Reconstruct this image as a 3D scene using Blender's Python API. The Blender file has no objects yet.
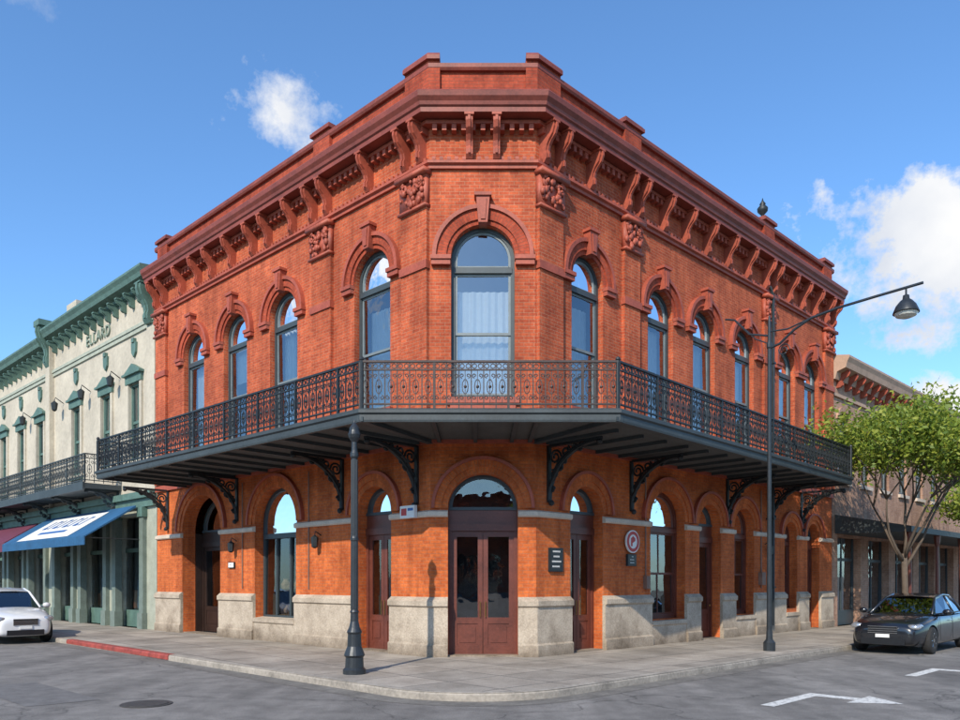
import bpy, bmesh, math, random
from math import sin, cos, pi, radians, sqrt
from mathutils import Vector, Matrix
random.seed(7)
scene = bpy.context.scene
COL = scene.collection

# ------------------------------------------------------------------ materials
def nmat(name):
    m = bpy.data.materials.new(name); m.use_nodes = True
    nt = m.node_tree
    return m, nt, nt.nodes['Principled BSDF']
def N(nt, t, **kw):
    n = nt.nodes.new(t)
    for k, v in kw.items(): setattr(n, k, v)
    return n
def ramp(nt, fac, stops):
    r = N(nt, 'ShaderNodeValToRGB'); e = r.color_ramp.elements
    while len(e) > len(stops): e.remove(e[-1])
    while len(e) < len(stops): e.new(0.5)
    for i, (p, c) in enumerate(stops):
        e[i].position = p; e[i].color = (*c, 1) if len(c) == 3 else c
    nt.links.new(fac, r.inputs[0]); return r.outputs[0]
def noise(nt, vec, scale, detail=5, rough=0.6):
    n = N(nt, 'ShaderNodeTexNoise'); n.inputs['Scale'].default_value = scale
    n.inputs['Detail'].default_value = detail; n.inputs['Roughness'].default_value = rough
    if vec: nt.links.new(vec, n.inputs['Vector'])
    return n.outputs['Fac']
def mixc(nt, fac, a, b, mode='MIX'):
    m = N(nt, 'ShaderNodeMix', data_type='RGBA', blend_type=mode)
    for i, v in ((0, fac), (6, a), (7, b)):
        if hasattr(v, 'links'): nt.links.new(v, m.inputs[i])
        elif i == 0: m.inputs[0].default_value = v
        else: m.inputs[i].default_value = (*v, 1)
    return m.outputs[2]
def mathn(nt, op, a, b=None, clamp=False):
    m = N(nt, 'ShaderNodeMath', operation=op); m.use_clamp = clamp
    for i, v in ((0, a), (1, b)):
        if v is None: continue
        if hasattr(v, 'links'): nt.links.new(v, m.inputs[i])
        else: m.inputs[i].default_value = v
    return m.outputs[0]
def bump(nt, h, p, strength=0.4, dist=0.01):
    b = N(nt, 'ShaderNodeBump'); b.inputs['Strength'].default_value = strength
    b.inputs['Distance'].default_value = dist
    nt.links.new(h, b.inputs['Height']); nt.links.new(b.outputs[0], p.inputs['Normal'])
def gpos(nt):
    return N(nt, 'ShaderNodeNewGeometry').outputs['Position']

def plain(name, col, rough=0.6, metal=0.0, var=0.25, scale=3.0, bmp=0.15, coat=0.0, spec=0.5):
    m, nt, p = nmat(name)
    g = gpos(nt)
    n1 = noise(nt, g, scale); n2 = noise(nt, g, scale * 9, 3)
    f = mathn(nt, 'ADD', mathn(nt, 'MULTIPLY', n1, 0.6), mathn(nt, 'MULTIPLY', n2, 0.4))
    c = ramp(nt, f, [(0.3, tuple(x * (1 - var) for x in col)), (0.7, tuple(min(1, x * (1 + var)) for x in col))])
    nt.links.new(c, p.inputs['Base Color'])
    p.inputs['Roughness'].default_value = rough; p.inputs['Metallic'].default_value = metal
    p.inputs['Coat Weight'].default_value = coat
    p.inputs['Specular IOR Level'].default_value = spec
    if bmp: bump(nt, n2, p, bmp, 0.01)
    return m

def brick_mat(name, c1, c2, mortar, bw=0.22, rh=0.075, stain=0.35):
    m, nt, p = nmat(name)
    uv = N(nt, 'ShaderNodeUVMap').outputs[0]
    b = N(nt, 'ShaderNodeTexBrick'); nt.links.new(uv, b.inputs['Vector'])
    b.inputs['Color1'].default_value = (*c1, 1); b.inputs['Color2'].default_value = (*c2, 1)
    b.inputs['Mortar'].default_value = (*mortar, 1)
    b.inputs['Scale'].default_value = 1.0; b.inputs['Mortar Size'].default_value = 0.007
    b.inputs['Mortar Smooth'].default_value = 0.2
    b.inputs['Brick Width'].default_value = bw; b.inputs['Row Height'].default_value = rh
    g = gpos(nt)
    n1 = noise(nt, g, 0.7, 6, 0.65); n2 = noise(nt, g, 14, 3)
    mp = N(nt, 'ShaderNodeMapping'); mp.inputs['Scale'].default_value = (3, 3, 0.3)
    nt.links.new(g, mp.inputs['Vector'])
    n3 = noise(nt, mp.outputs[0], 1.2, 4)
    st = ramp(nt, n1, [(0.3, (1 - stain, 1 - stain * 1.1, 1 - stain * 1.1)), (0.65, (1.12,) * 3)])
    st2 = ramp(nt, n3, [(0.35, (0.78, 0.75, 0.75)), (0.6, (1.05,) * 3)])
    st3 = ramp(nt, n2, [(0.3, (0.8,) * 3), (0.7, (1.15,) * 3)])
    c = mixc(nt, 1.0, b.outputs['Color'], st, 'MULTIPLY')
    c = mixc(nt, 1.0, c, st2, 'MULTIPLY'); c = mixc(nt, 1.0, c, st3, 'MULTIPLY')
    nt.links.new(c, p.inputs['Base Color'])
    p.inputs['Roughness'].default_value = 0.85
    p.inputs['Specular IOR Level'].default_value = 0.25
    h = mathn(nt, 'ADD', mathn(nt, 'SUBTRACT', 1.0, b.outputs['Fac']), mathn(nt, 'MULTIPLY', n2, 0.4))
    bump(nt, h, p, 0.6, 0.008)
    return m

BRICK = brick_mat('brick_orange', (0.54, 0.115, 0.045), (0.40, 0.075, 0.032), (0.45, 0.19, 0.11))
BRICKL = brick_mat('brick_ground_floor', (0.64, 0.16, 0.04), (0.50, 0.11, 0.03), (0.47, 0.17, 0.08), stain=.35)
BRICKT = brick_mat('brick_moulding', (0.43, 0.08, 0.038), (0.33, 0.058, 0.03), (0.27, 0.08, 0.05))
BRICKTAN = brick_mat('brick_tan', (0.50, 0.30, 0.21), (0.40, 0.23, 0.155), (0.42, 0.33, 0.25))
TRIM = plain('terracotta_paint', (0.33, 0.07, 0.038), 0.6, var=0.4, scale=2)
TRIMD = plain('cornice_dark_paint', (0.21, 0.046, 0.03), 0.55, var=0.4, scale=2)
def stone_mat():
    m, nt, p = nmat('limestone')
    g = gpos(nt)
    n1 = noise(nt, g, 1.6, 6, 0.7); n2 = noise(nt, g, 25, 4, 0.7)
    c = ramp(nt, n1, [(0.3, (0.29, 0.235, 0.175)), (0.5, (0.46, 0.385, 0.30)), (0.7, (0.56, 0.48, 0.38))])
    c2 = ramp(nt, n2, [(0.3, (0.7,) * 3), (0.65, (1.08,) * 3)])
    sx = N(nt, 'ShaderNodeSeparateXYZ'); nt.links.new(g, sx.inputs[0])
    dirt = ramp(nt, mathn(nt, 'ADD', sx.outputs[2], mathn(nt, 'MULTIPLY', n1, 0.5)), [(0.3, (0.42, 0.39, 0.36)), (0.85, (1, 1, 1))])
    c = mixc(nt, 1.0, mixc(nt, 1.0, c, c2, 'MULTIPLY'), dirt, 'MULTIPLY')
    nt.links.new(c, p.inputs['Base Color']); p.inputs['Roughness'].default_value = 0.85
    bump(nt, n2, p, 0.5, 0.02); return m
STONE = stone_mat()
STONEW = plain('stone_band', (0.56, 0.47, 0.38), 0.8, var=0.25)
IRON = plain('wrought_iron', (0.022, 0.028, 0.032), 0.5, 0.3, var=0.4, scale=5)
IRONR = plain('wrought_iron_weathered', (0.05, 0.035, 0.032), 0.6, 0.2, var=0.5, scale=4)
DARKG = plain('gallery_paint', (0.038, 0.048, 0.052), 0.55, var=0.35, scale=1.5)
SOFFIT = plain('soffit_boards', (0.065, 0.07, 0.07), 0.8, var=0.35, scale=1.5)
FRAME = plain('window_frame_paint', (0.04, 0.055, 0.062), 0.45, var=0.2)
SASH = plain('sash_paint', (0.16, 0.19, 0.20), 0.45, var=0.2)
DOORM = plain('door_paint', (0.12, 0.034, 0.022), 0.4, var=0.4, scale=2)
CURT = plain('curtain', (0.72, 0.70, 0.67), 0.9, var=0.12, scale=1)
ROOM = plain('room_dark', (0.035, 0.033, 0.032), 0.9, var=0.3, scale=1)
ROOFM = plain('roofing', (0.12, 0.11, 0.10), 0.9)
BLACK = plain('black_paint', (0.012, 0.013, 0.015), 0.35, var=0.2)
WHITE = plain('white_paint', (0.72, 0.72, 0.70), 0.5, var=0.08)
RED = plain('red_paint', (0.45, 0.03, 0.03), 0.45, var=0.1)
BLUE = plain('blue_paint', (0.03, 0.12, 0.35), 0.5, var=0.1)
CREAM = plain('cream_stucco', (0.47, 0.42, 0.335), 0.85, var=0.25, scale=0.8)
GREEN = plain('green_trim', (0.085, 0.155, 0.13), 0.6, var=0.35)
GREENL = plain('pale_green_trim', (0.34, 0.36, 0.29), 0.7, var=0.25)
BRONZE = plain('brass', (0.35, 0.22, 0.08), 0.35, 0.9)

def glass_mat(name, tint=(0.75, 0.82, 0.85), base=0.16, rough=0.01, wob=0.04):
    m = bpy.data.materials.new(name); m.use_nodes = True; nt = m.node_tree
    nt.nodes.remove(nt.nodes['Principled BSDF']); out = nt.nodes['Material Output']
    t = N(nt, 'ShaderNodeBsdfTransparent'); t.inputs[0].default_value = (*tint, 1)
    g = N(nt, 'ShaderNodeBsdfGlossy'); g.inputs['Roughness'].default_value = rough
    g.inputs['Color'].default_value = (0.92, 0.95, 1, 1)
    fr = N(nt, 'ShaderNodeFresnel'); fr.inputs[0].default_value = 1.5
    f = mathn(nt, 'ADD', mathn(nt, 'MULTIPLY', fr.outputs[0], 1.4), base, True)
    mx = N(nt, 'ShaderNodeMixShader'); nt.links.new(f, mx.inputs[0])
    nt.links.new(t.outputs[0], mx.inputs[1]); nt.links.new(g.outputs[0], mx.inputs[2])
    b = N(nt, 'ShaderNodeBump'); b.inputs['Strength'].default_value = wob * 10; b.inputs['Distance'].default_value = 0.012
    nt.links.new(noise(nt, gpos(nt), 1.7, 2), b.inputs['Height'])
    nt.links.new(b.outputs[0], g.inputs['Normal'])
    nt.links.new(mx.outputs[0], out.inputs[0]); return m
GLASS = glass_mat('window_glass')
GLASSL = glass_mat('shop_glass', base=0.07)
CARGLASS = glass_mat('car_glass', tint=(0.12, 0.14, 0.14), base=0.10, wob=0.0)

# ------------------------------------------------------------------ mesh builder
class B:
    def __init__(s): s.v = []; s.uv = []; s.f = []
    def vert(s, p, uv=None):
        s.v.append(tuple(p)); s.uv.append(uv if uv else (p[0] + p[1], p[2])); return len(s.v) - 1
    def face(s, pts, uvs=None):
        s.f.append([s.vert(p, uvs[i] if uvs else None) for i, p in enumerate(pts)])
    def box(s, x0, x1, y0, y1, z0, z1):
        a = [(x0, y0), (x1, y0), (x1, y1), (x0, y1)]
        for i in range(4):
            p, q = a[i], a[(i + 1) % 4]
            s.face([(*p, z0), (*q, z0), (*q, z1), (*p, z1)])
        s.face([(*p, z1) for p in a]); s.face([(*p, z0) for p in reversed(a)])
    def prism(s, poly, y0, y1):
        s.face([(x, y0, z) for x, z in poly]); s.face([(x, y1, z) for x, z in reversed(poly)])
        n = len(poly)
        for i in range(n):
            p, q = poly[i], poly[(i + 1) % n]
            s.face([(p[0], y0, p[1]), (p[0], y1, p[1]), (q[0], y1, q[1]), (q[0], y0, q[1])])
    def prismx(s, poly, x0, x1):
        s.face([(x0, y, z) for y, z in poly]); s.face([(x1, y, z) for y, z in reversed(poly)])
        n = len(poly)
        for i in range(n):
            p, q = poly[i], poly[(i + 1) % n]
            s.face([(x0, p[0], p[1]), (x0, q[0], q[1]), (x1, q[0], q[1]), (x1, p[0], p[1])])
    def prismz(s, poly, z0, z1):
        s.face([(x, y, z1) for x, y in poly]); s.face([(x, y, z0) for x, y in reversed(poly)])
        n = len(poly)
        for i in range(n):
            p, q = poly[i], poly[(i + 1) % n]
            s.face([(*p, z0), (*q, z0), (*q, z1), (*p, z1)])
    def tube(s, pts, r, n=4, rs=None, cap=True):
        pts = [Vector(p) for p in pts]; rings = []
        for i, p in enumerate(pts):
            d = (pts[min(i + 1, len(pts) - 1)] - pts[max(i - 1, 0)])
            if d.length < 1e-9: d = Vector((0, 0, 1))
            d.normalize()
            up = Vector((0, 0, 1)) if abs(d.z) < 0.95 else Vector((1, 0, 0))
            a = d.cross(up).normalized(); b = d.cross(a)
            rr = rs[i] if rs else r
            rings.append([s.vert(p + (a * cos(2 * pi * k / n + pi / n) + b * sin(2 * pi * k / n + pi / n)) * rr) for k in range(n)])
        for i in range(len(rings) - 1):
            for k in range(n):
                s.f.append([rings[i][k], rings[i][(k + 1) % n], rings[i + 1][(k + 1) % n], rings[i + 1][k]])
        if cap: s.f.append(rings[0][::-1]); s.f.append(rings[-1])
    def lathe(s, prof, n=16, c=(0, 0, 0), axis='z'):
        rings = []
        for r, z in prof:
            ring = []
            for k in range(n):
                a = 2 * pi * k / n
                if axis == 'z': p = (c[0] + r * cos(a), c[1] + r * sin(a), c[2] + z)
                else: p = (c[0] + r * cos(a), c[1] + z, c[2] + r * sin(a))
                ring.append(s.vert(p))
            rings.append(ring)
        for i in range(len(rings) - 1):
            for k in range(n):
                s.f.append([rings[i][k], rings[i][(k + 1) % n], rings[i + 1][(k + 1) % n], rings[i + 1][k]])
        s.f.append(rings[0][::-1]); s.f.append(rings[-1])
    def blob(s, c, r, n=6, sc=(1, 1, 1)):
        rings = []
        for i in range(1, 4):
            t = pi * i / 4
            rings.append([s.vert((c[0] + r * sc[0] * sin(t) * cos(2 * pi * k / n), c[1] + r * sc[1] * sin(t) * sin(2 * pi * k / n), c[2] + r * sc[2] * cos(t))) for k in range(n)])
        a = s.vert((c[0], c[1], c[2] + r * sc[2])); b = s.vert((c[0], c[1], c[2] - r * sc[2]))
        for k in range(n):
            s.f.append([a, rings[0][k], rings[0][(k + 1) % n]]); s.f.append([b, rings[2][(k + 1) % n], rings[2][k]])
            for i in range(2): s.f.append([rings[i][k], rings[i + 1][k], rings[i + 1][(k + 1) % n], rings[i][(k + 1) % n]])
    def band(s, outer, inner, y0, y1, radial=False):
        L = 0
        for i in range(len(outer) - 1):
            o0, o1, i0, i1 = outer[i], outer[i + 1], inner[i], inner[i + 1]
            dl = math.dist(o0, o1); w = math.dist(o0, i0)
            uv = [(0, L), (0, L + dl), (w, L + dl), (w, L)] if radial else None
            s.face([(o0[0], y0, o0[1]), (o1[0], y0, o1[1]), (i1[0], y0, i1[1]), (i0[0], y0, i0[1])], uv)
            s.face([(o0[0], y0, o0[1]), (o0[0], y1, o0[1]), (o1[0], y1, o1[1]), (o1[0], y0, o1[1])])
            s.face([(i0[0], y0, i0[1]), (i1[0], y0, i1[1]), (i1[0], y1, i1[1]), (i0[0], y1, i0[1])])
            L += dl
        for o, i in ((outer[0], inner[0]), (outer[-1], inner[-1])):
            s.face([(o[0], y0, o[1]), (i[0], y0, i[1]), (i[0], y1, i[1]), (o[0], y1, o[1])])
    def sweep(s, path, prof, ends=True):
        n = len(path); P = [Vector((p[0], p[1])) for p in path]; offs = []
        for i in range(n):
            ns = []
            if i > 0: u = (P[i] - P[i - 1]).normalized(); ns.append(Vector((u.y, -u.x)))
            if i < n - 1: u = (P[i + 1] - P[i]).normalized(); ns.append(Vector((u.y, -u.x)))
            if len(ns) == 2:
                m = (ns[0] + ns[1]); m = m / m.length; m = m / max(0.2, m.dot(ns[0]))
            else: m = ns[0]
            offs.append(m)
        L = 0; m = len(prof)
        for i in range(n - 1):
            dl = (P[i + 1] - P[i]).length
            for k in range(m):
                (d0, z0), (d1, z1) = prof[k], prof[(k + 1) % m]
                a = P[i] + offs[i] * d0; b = P[i + 1] + offs[i + 1] * d0
                c = P[i + 1] + offs[i + 1] * d1; d = P[i] + offs[i] * d1
                s.face([(a.x, a.y, z0), (b.x, b.y, z0), (c.x, c.y, z1), (d.x, d.y, z1)],
                       [(L, z0 - d0), (L + dl, z0 - d0), (L + dl, z1 - d1), (L, z1 - d1)])
            L += dl
        if ends:
            for i in (0, n - 1):
                s.face([(*(P[i] + offs[i] * d), z) for d, z in prof])
    def obj(s, name, mat, parent=None, M=Matrix(), smooth=False, fix=True):
        me = bpy.data.meshes.new(name); me.from_pydata(s.v, [], s.f)
        uvl = me.uv_layers.new(name='UVMap')
        for lp in me.loops: uvl.data[lp.index].uv = s.uv[lp.vertex_index]
        me.materials.append(mat)
        if fix:
            bm = bmesh.new(); bm.from_mesh(me)
            bmesh.ops.remove_doubles(bm, verts=bm.verts, dist=0.0002) if smooth else None
            bmesh.ops.recalc_face_normals(bm, faces=bm.faces); bm.to_mesh(me); bm.free()
        if smooth:
            for p in me.polygons: p.use_smooth = True
        o = bpy.data.objects.new(name, me); COL.objects.link(o)
        if parent:
            o.parent = parent; o.matrix_parent_inverse = Matrix.Translation(parent.location).inverted()
        o.matrix_basis = M
        return o

def empty(name, loc=(0, 0, 0)):
    e = bpy.data.objects.new(name, None); COL.objects.link(e); e.location = loc
    e.empty_display_size = 0.3; return e
class Grp:
    def __init__(s, parent, M, tag): s.p = parent; s.M = M; s.tag = tag; s.b = {}
    def __call__(s, key, mat, smooth=False):
        if key not in s.b: s.b[key] = (B(), mat, smooth)
        return s.b[key][0]
    def done(s):
        for k, (b, m, sm) in s.b.items():
            if b.f: b.obj(s.tag + k, m, s.p, s.M, sm, fix=not k.endswith('glass'))
def frame(P, u):
    return Matrix.Translation((P[0], P[1], 0)) @ Matrix.Rotation(math.atan2(u[1], u[0]), 4, 'Z')

def arc(c, hw, zs, rise, n=22): return [(c - hw * cos(pi * i / n), zs + rise * sin(pi * i / n)) for i in range(n + 1)]

def wall(b, x0, x1, z0, z1, ops, depth, sillb=None):
    cur = x0
    for (c, w, zb, zs, rise) in sorted(ops):
        a, e = c - w / 2, c + w / 2
        b.face([(cur, 0, z0), (a, 0, z0), (a, 0, z1), (cur, 0, z1)])
        if zb > z0: b.face([(a, 0, z0), (e, 0, z0), (e, 0, zb), (a, 0, zb)])
        pts = arc(c, w / 2, zs, rise) if rise > 0 else [(a, zs), (e, zs)]
        for i in range(len(pts) - 1):
            p, q = pts[i], pts[i + 1]
            b.face([(p[0], 0, p[1]), (q[0], 0, q[1]), (q[0], 0, z1), (p[0], 0, z1)])
            b.face([(p[0], 0, p[1]), (p[0], depth, p[1]), (q[0], depth, q[1]), (q[0], 0, q[1])])
        b.face([(a, 0, zb), (a, depth, zb), (a, depth, zs), (a, 0, zs)])
        b.face([(e, 0, zb), (e, 0, zs), (e, depth, zs), (e, depth, zb)])
        b.face([(a, 0, zb), (e, 0, zb), (e, depth, zb), (a, depth, zb)])
        cur = e
    b.face([(cur, 0, z0), (x1, 0, z0), (x1, 0, z1), (cur, 0, z1)])

def outline(c, hw, zb, zs, rise):
    return [(c - hw, zb)] + arc(c, hw, zs, rise) + [(c + hw, zb)]
def glasspane(b, poly, y):
    dx = random.uniform(-.012, .012); dz = random.uniform(-.012, .012)
    cx = sum(p[0] for p in poly) / len(poly); cz = sum(p[1] for p in poly) / len(poly)
    b.face([(x, y + dx * (x - cx) + dz * (z - cz), z) for x, z in poly])
def curtain(b, x0, x1, z0, z1, y, amp=0.03):
    n = int((x1 - x0) / 0.03) + 2
    for i in range(n):
        a = x0 + (x1 - x0) * i / n; e = x0 + (x1 - x0) * (i + 1) / n
        ya = y + amp * sin(a * 38) + amp * .5 * sin(a * 17 + 1); ye = y + amp * sin(e * 38) + amp * .5 * sin(e * 17 + 1)
        b.face([(a, ya, z0), (e, ye, z0), (e, ye, z1), (a, ya, z1)])

def sash_window(G, c, w, zb, zs, rise, y=0.15, curt=1, zt=None, zm=None, fm=None, fk='window_frames', gm=None, vert=False):
    f = G(fk, fm or FRAME); g = G('window_glass', gm or GLASS); hw = w / 2
    q = G('sashes', SASH) if fm is None else f
    zt = zt or zs - 0.24; zm = zm or (zb + zt) / 2 + 0.02
    f.band(outline(c, hw, zb, zs, rise), outline(c, hw - .085, zb + .09, zs, rise - .085), y, y + .12)
    f.band([(c - hw + .085, zb), (c + hw - .085, zb)], [(c - hw + .085, zb + .1), (c + hw - .085, zb + .1)], y + .01, y + .11)
    f.box(c - hw + .06, c + hw - .06, y - .03, y + .1, zt - .07, zt + .06)
    yi = y + .035; i0, i1 = c - hw + .085, c + hw - .085
    q.band(outline(c, hw - .085, zt + .06, zs, rise - .085), outline(c, hw - .135, zt + .11, zs, rise - .135), yi, yi + .05)
    q.box(i0 + .05, i1 - .05, yi, yi + .05, zt + .06, zt + .11)
    for a, e, yy in ((zm - .03, zt - .07, yi), (zb + .09, zm + .03, yi + .03)):
        q.box(i0, i0 + .05, yy, yy + .04, a, e); q.box(i1 - .05, i1, yy, yy + .04, a, e)
        q.box(i0 + .05, i1 - .05, yy, yy + .04, e - .055, e); q.box(i0 + .05, i1 - .05, yy, yy + .04, a, a + .06)
        glasspane(g, [(i0 + .03, a + .03), (i1 - .03, a + .03), (i1 - .03, e - .03), (i0 + .03, e - .03)], yy + .02)
        if vert: q.box(c - .02, c + .02, yy + .005, yy + .035, a + .06, e - .055)
    glasspane(g, [(c - hw + .11, zt + .08)] + arc(c, hw - .11, zs, rise - .11) + [(c + hw - .11, zt + .08)], yi + .025)
    if curt:
        cb = G('curtains', CURT)
        if curt == 1:
            k = hw * random.uniform(.55, .8)
            curtain(cb, i0, i0 + k, zb, zt, y + .3); curtain(cb, i1 - k, i1, zb, zt, y + .3)
        elif curt == 2: curtain(cb, i0, i1, zb, zt + random.uniform(-.4, 0), y + .3, 0.018)
        elif curt == 3:
            cb.box(i0, i1, y + .26, y + .27, zm + random.uniform(-.5, .5), zt)

def hood(G, c, r, zs, imp=True, key=True, wide=.38, low=False, ksz=1.0):
    b = G('arch_mouldings', BRICKT if not low else BRICKL)
    st = [(0.0, .10, .035), (.10, wide - .09, .075)]
    for a, e, pr in st: b.band(arc(c, r + e, zs, r + e, 28), arc(c, r + a, zs, r + a, 28), -pr, 0.02, True)
    t = G('trim', TRIM if not low else BRICKT)
    t.band(arc(c, r + wide, zs, r + wide, 28), arc(c, r + wide - .09, zs, r + wide - .09, 28), -.13, 0.02)
    if imp:
        for sgn in (-1, 1):
            x0 = c + sgn * (r + .0); x1 = c + sgn * (r + wide + .03); a, e = min(x0, x1), max(x0, x1)
            t.box(a, e, -.15, .02, zs - .09, zs - .001); t.box(a + .015, e - .015, -.115, .02, zs - .2, zs - .09)
    if key:
        zk = zs + r - .02; h = (wide + .16) * ksz
        t.prism([(c - .10, zk), (c + .10, zk), (c + .15, zk + h), (c - .15, zk + h)], -.2, .02)
        t.box(c - .19, c + .19, -.24, .02, zk + h, zk + h + .07)
        t.prism([(c - .05, zk + .06), (c + .05, zk + .06), (c + .08, zk + h - .06), (c - .08, zk + h - .06)], -.225, -.19)

def console(b, x, w, ztop, h, d):
    P = [(0, 0), (1, 0), (1.02, -.13), (.9, -.3), (.66, -.42), (.5, -.55), (.44, -.68), (.52, -.78), (.5, -.9), (.34, -1), (0, -1.02)]
    b.prismx([(-p[0] * d, ztop + p[1] * h) for p in P], x - w / 2, x + w / 2)
    b.box(x - w / 2 - .03, x + w / 2 + .03, -d - .04, 0, ztop, ztop + .05)
    P2 = [(p[0] * d * 1.1 + .01, ztop + p[1] * h * .96 - .02) for p in P[1:9]]
    b.prismx([(-a, z) for a, z in P2] + [(-.02, P2[-1][1]), (-.02, ztop - .03)], x - w * .18, x + w * .18)

def spiral(c, r, turns=1.4, n=14, a0=0, sgn=1):
    return [(c[0] + r * (1 - .75 * i / n) * cos(a0 + sgn * 2 * pi * turns * i / n), c[1] + r * (1 - .75 * i / n) * sin(a0 + sgn * 2 * pi * turns * i / n)) for i in range(n + 1)]
def capital(b, x0, x1, z0, z1, pr=.12):
    b.box(x0, x1, -pr, 0, z0 + .05, z1 - .1); b.box(x0 - .05, x1 + .05, -pr - .12, 0, z1 - .1, z1)
    b.box(x0 - .02, x1 + .02, -pr - .05, 0, z0, z0 + .06)
    w = x1 - x0
    for sg in (-1, 1):
        cx = (x0 + x1) / 2 + sg * w * .28
        b.tube([(p[0], -pr - .04, p[1]) for p in spiral((cx, z1 - .27), .14, 1.5, 14, pi / 2, -sg)], .035, 5)
    for i in range(34):
        x = random.uniform(x0 + .04, x1 - .04); z = random.uniform(z0 + .1, z1 - .16)
        b.blob((x, -pr - random.uniform(0, .06), z), random.uniform(.035, .08), 6, (1, .8, 1.2))

def railing(b, length, z, unit=.3, h=.95, posts=True, simple=False):
    n = max(1, round(length / unit)); u = length / n
    b.box(0, length, -.03, .03, z + h - .04, z + h); b.box(0, length, -.018, .018, z + h - .19, z + h - .165)
    b.box(0, length, -.02, .02, z + .07, z + .1)
    for i in range(n + 1):
        x = i * u; thick = .024 if i % 6 == 0 else .011
        b.box(x - thick, x + thick, -thick, thick, z, z + h - .04)
    for i in range(n):
        x = (i + .5) * u
        b.tube([(x, 0, z + .1), (x, 0, z + h - .18)], .009, 4, cap=False)
        def ring(cx, cz, rx, rz, k=10, r=.012): b.tube([(cx + rx * cos(2 * pi * j / k), 0, cz + rz * sin(2 * pi * j / k)) for j in range(k + 1)], r, 4, cap=False)
        hh = h - .28
        if simple: ring(x, z + h - .1, .045, .045, 8); continue
        ring(x, z + .1 + hh * .5, u * .24, hh * .22)
        for sz in (-1, 1):
            for sx in (-1, 1):
                b.tube([(p[0], 0, p[1]) for p in spiral((x + sx * u * .25, z + .1 + hh * .5 + sz * hh * .33), u * .2, 1.1, 9, -sz * pi / 2, sx * sz)], .012, 4, cap=False)
        ring(x - u * .25, z + h - .105, .045, .045, 8); ring(x + u * .25, z + h - .105, .045, .045, 8)
        b.blob((x, 0, z + .1 + hh * .5), .034, 5)

def bracket(b, x, out, down, ztop, w=.05):
    b.box(x - w, x + w, -out, 0, ztop - .06, ztop); b.box(x - w, x + w, -.06, 0, ztop - down, ztop - .06)
    pts = [(x, -.04 - (out - .1) * (1 - cos(t)), ztop - .06 - (down - .1) * (1 - sin(t))) for t in [pi / 2 * i / 12 for i in range(13)]]
    b.tube(pts, .055, 6)
    pts2 = [(x, -.12 - (out * .62) * (1 - cos(t)), ztop - .1 - (down * .62) * (1 - sin(t))) for t in [pi / 2 * i / 10 for i in range(11)]]
    b.tube(pts2, .03, 5)
    def sp(cy, cz, r, t=1.6, a=0, s=1): b.tube([(x, -p[0], p[1]) for p in spiral((cy, cz), r, t, 18, a, s)], .028, 5)
    sp(.22, ztop - .3, .17); sp(.52, ztop - .2, .12, 1.5, 1, -1); sp(.17, ztop - .68, .11, 1.5, 2, -1)
    sp(out * .62, ztop - .17, .09); sp(.13, ztop - down * .78, .07); sp(.36, ztop - .52, .1, 1.4, 3)
    sp(.8, ztop - .13, .07, 1.4, 2); sp(.5, ztop - .42, .06, 1.4, 1)
    b.blob((x, -.1, ztop - down - .02), .07, 8)
    b.blob((x, -out + .05, ztop - .1), .07, 8)

# ------------------------------------------------------------------ geometry of the plot
PL, P0, P1, PR = Vector((-11.17, 26.4)), Vector((-1.11, 17.0)), Vector((1.24, 17.0)), Vector((13.0, 28.2))
uL = (P0 - PL).normalized(); uR = (PR - P1).normalized(); LL = (P0 - PL).length; LR = (PR - P1).length; LC = P1.x - P0.x
def lp(s): return tuple(P0 - uL * s)
def rp(s): return tuple(P1 + uR * s)
ZP = 0.13
FOOT = [tuple(PL), tuple(P0), tuple(P1), tuple(PR)]

bld = empty('corner_brick_building', (0, 22, 0))
GL = Grp(bld, frame(PL, uL), 'left_'); GC = Grp(bld, frame(P0, (1, 0)), 'corner_'); GR = Grp(bld, frame(P1, uR), 'right_')
def L_(s): return LL - s

ZW = 5.06
upL = [(L_(s), 1.36, 5.9, 9.12, .68) for s in (2.05, 5.9, 8.5, 11.1)]
upC = [(LC / 2, 1.42, 5.9, 9.04, .71)]
upR = [(s, 1.2, 5.9, 9.0, .60) for s in (1.85, 4.97, 7.2, 9.6, 12.55, 14.5)]
loL = [(L_(1.95), 1.28, ZP, 3.45, .64), (L_(6.3), 2.1, .75, 3.45, 1.0), (L_(10.6), 2.5, ZP, 3.45, 1.1)]
loC = [(LC / 2, 1.56, ZP, 3.44, .78)]
loR = [(1.8, 1.25, ZP, 3.45, .62), (5.3, 1.7, .8, 3.45, .8), (7.5, 1.2, ZP, 3.45, .6), (9.55, 1.25, .8, 3.45, .62), (12.8, .95, .9, 3.35, .47), (14.6, 1.0, ZP, 3.35, .5)]
CURTS = {id(GL): [2, 1, 3, 2], id(GC): [2], id(GR): [2, 2, 1, 2, 3, 2]}
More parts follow.
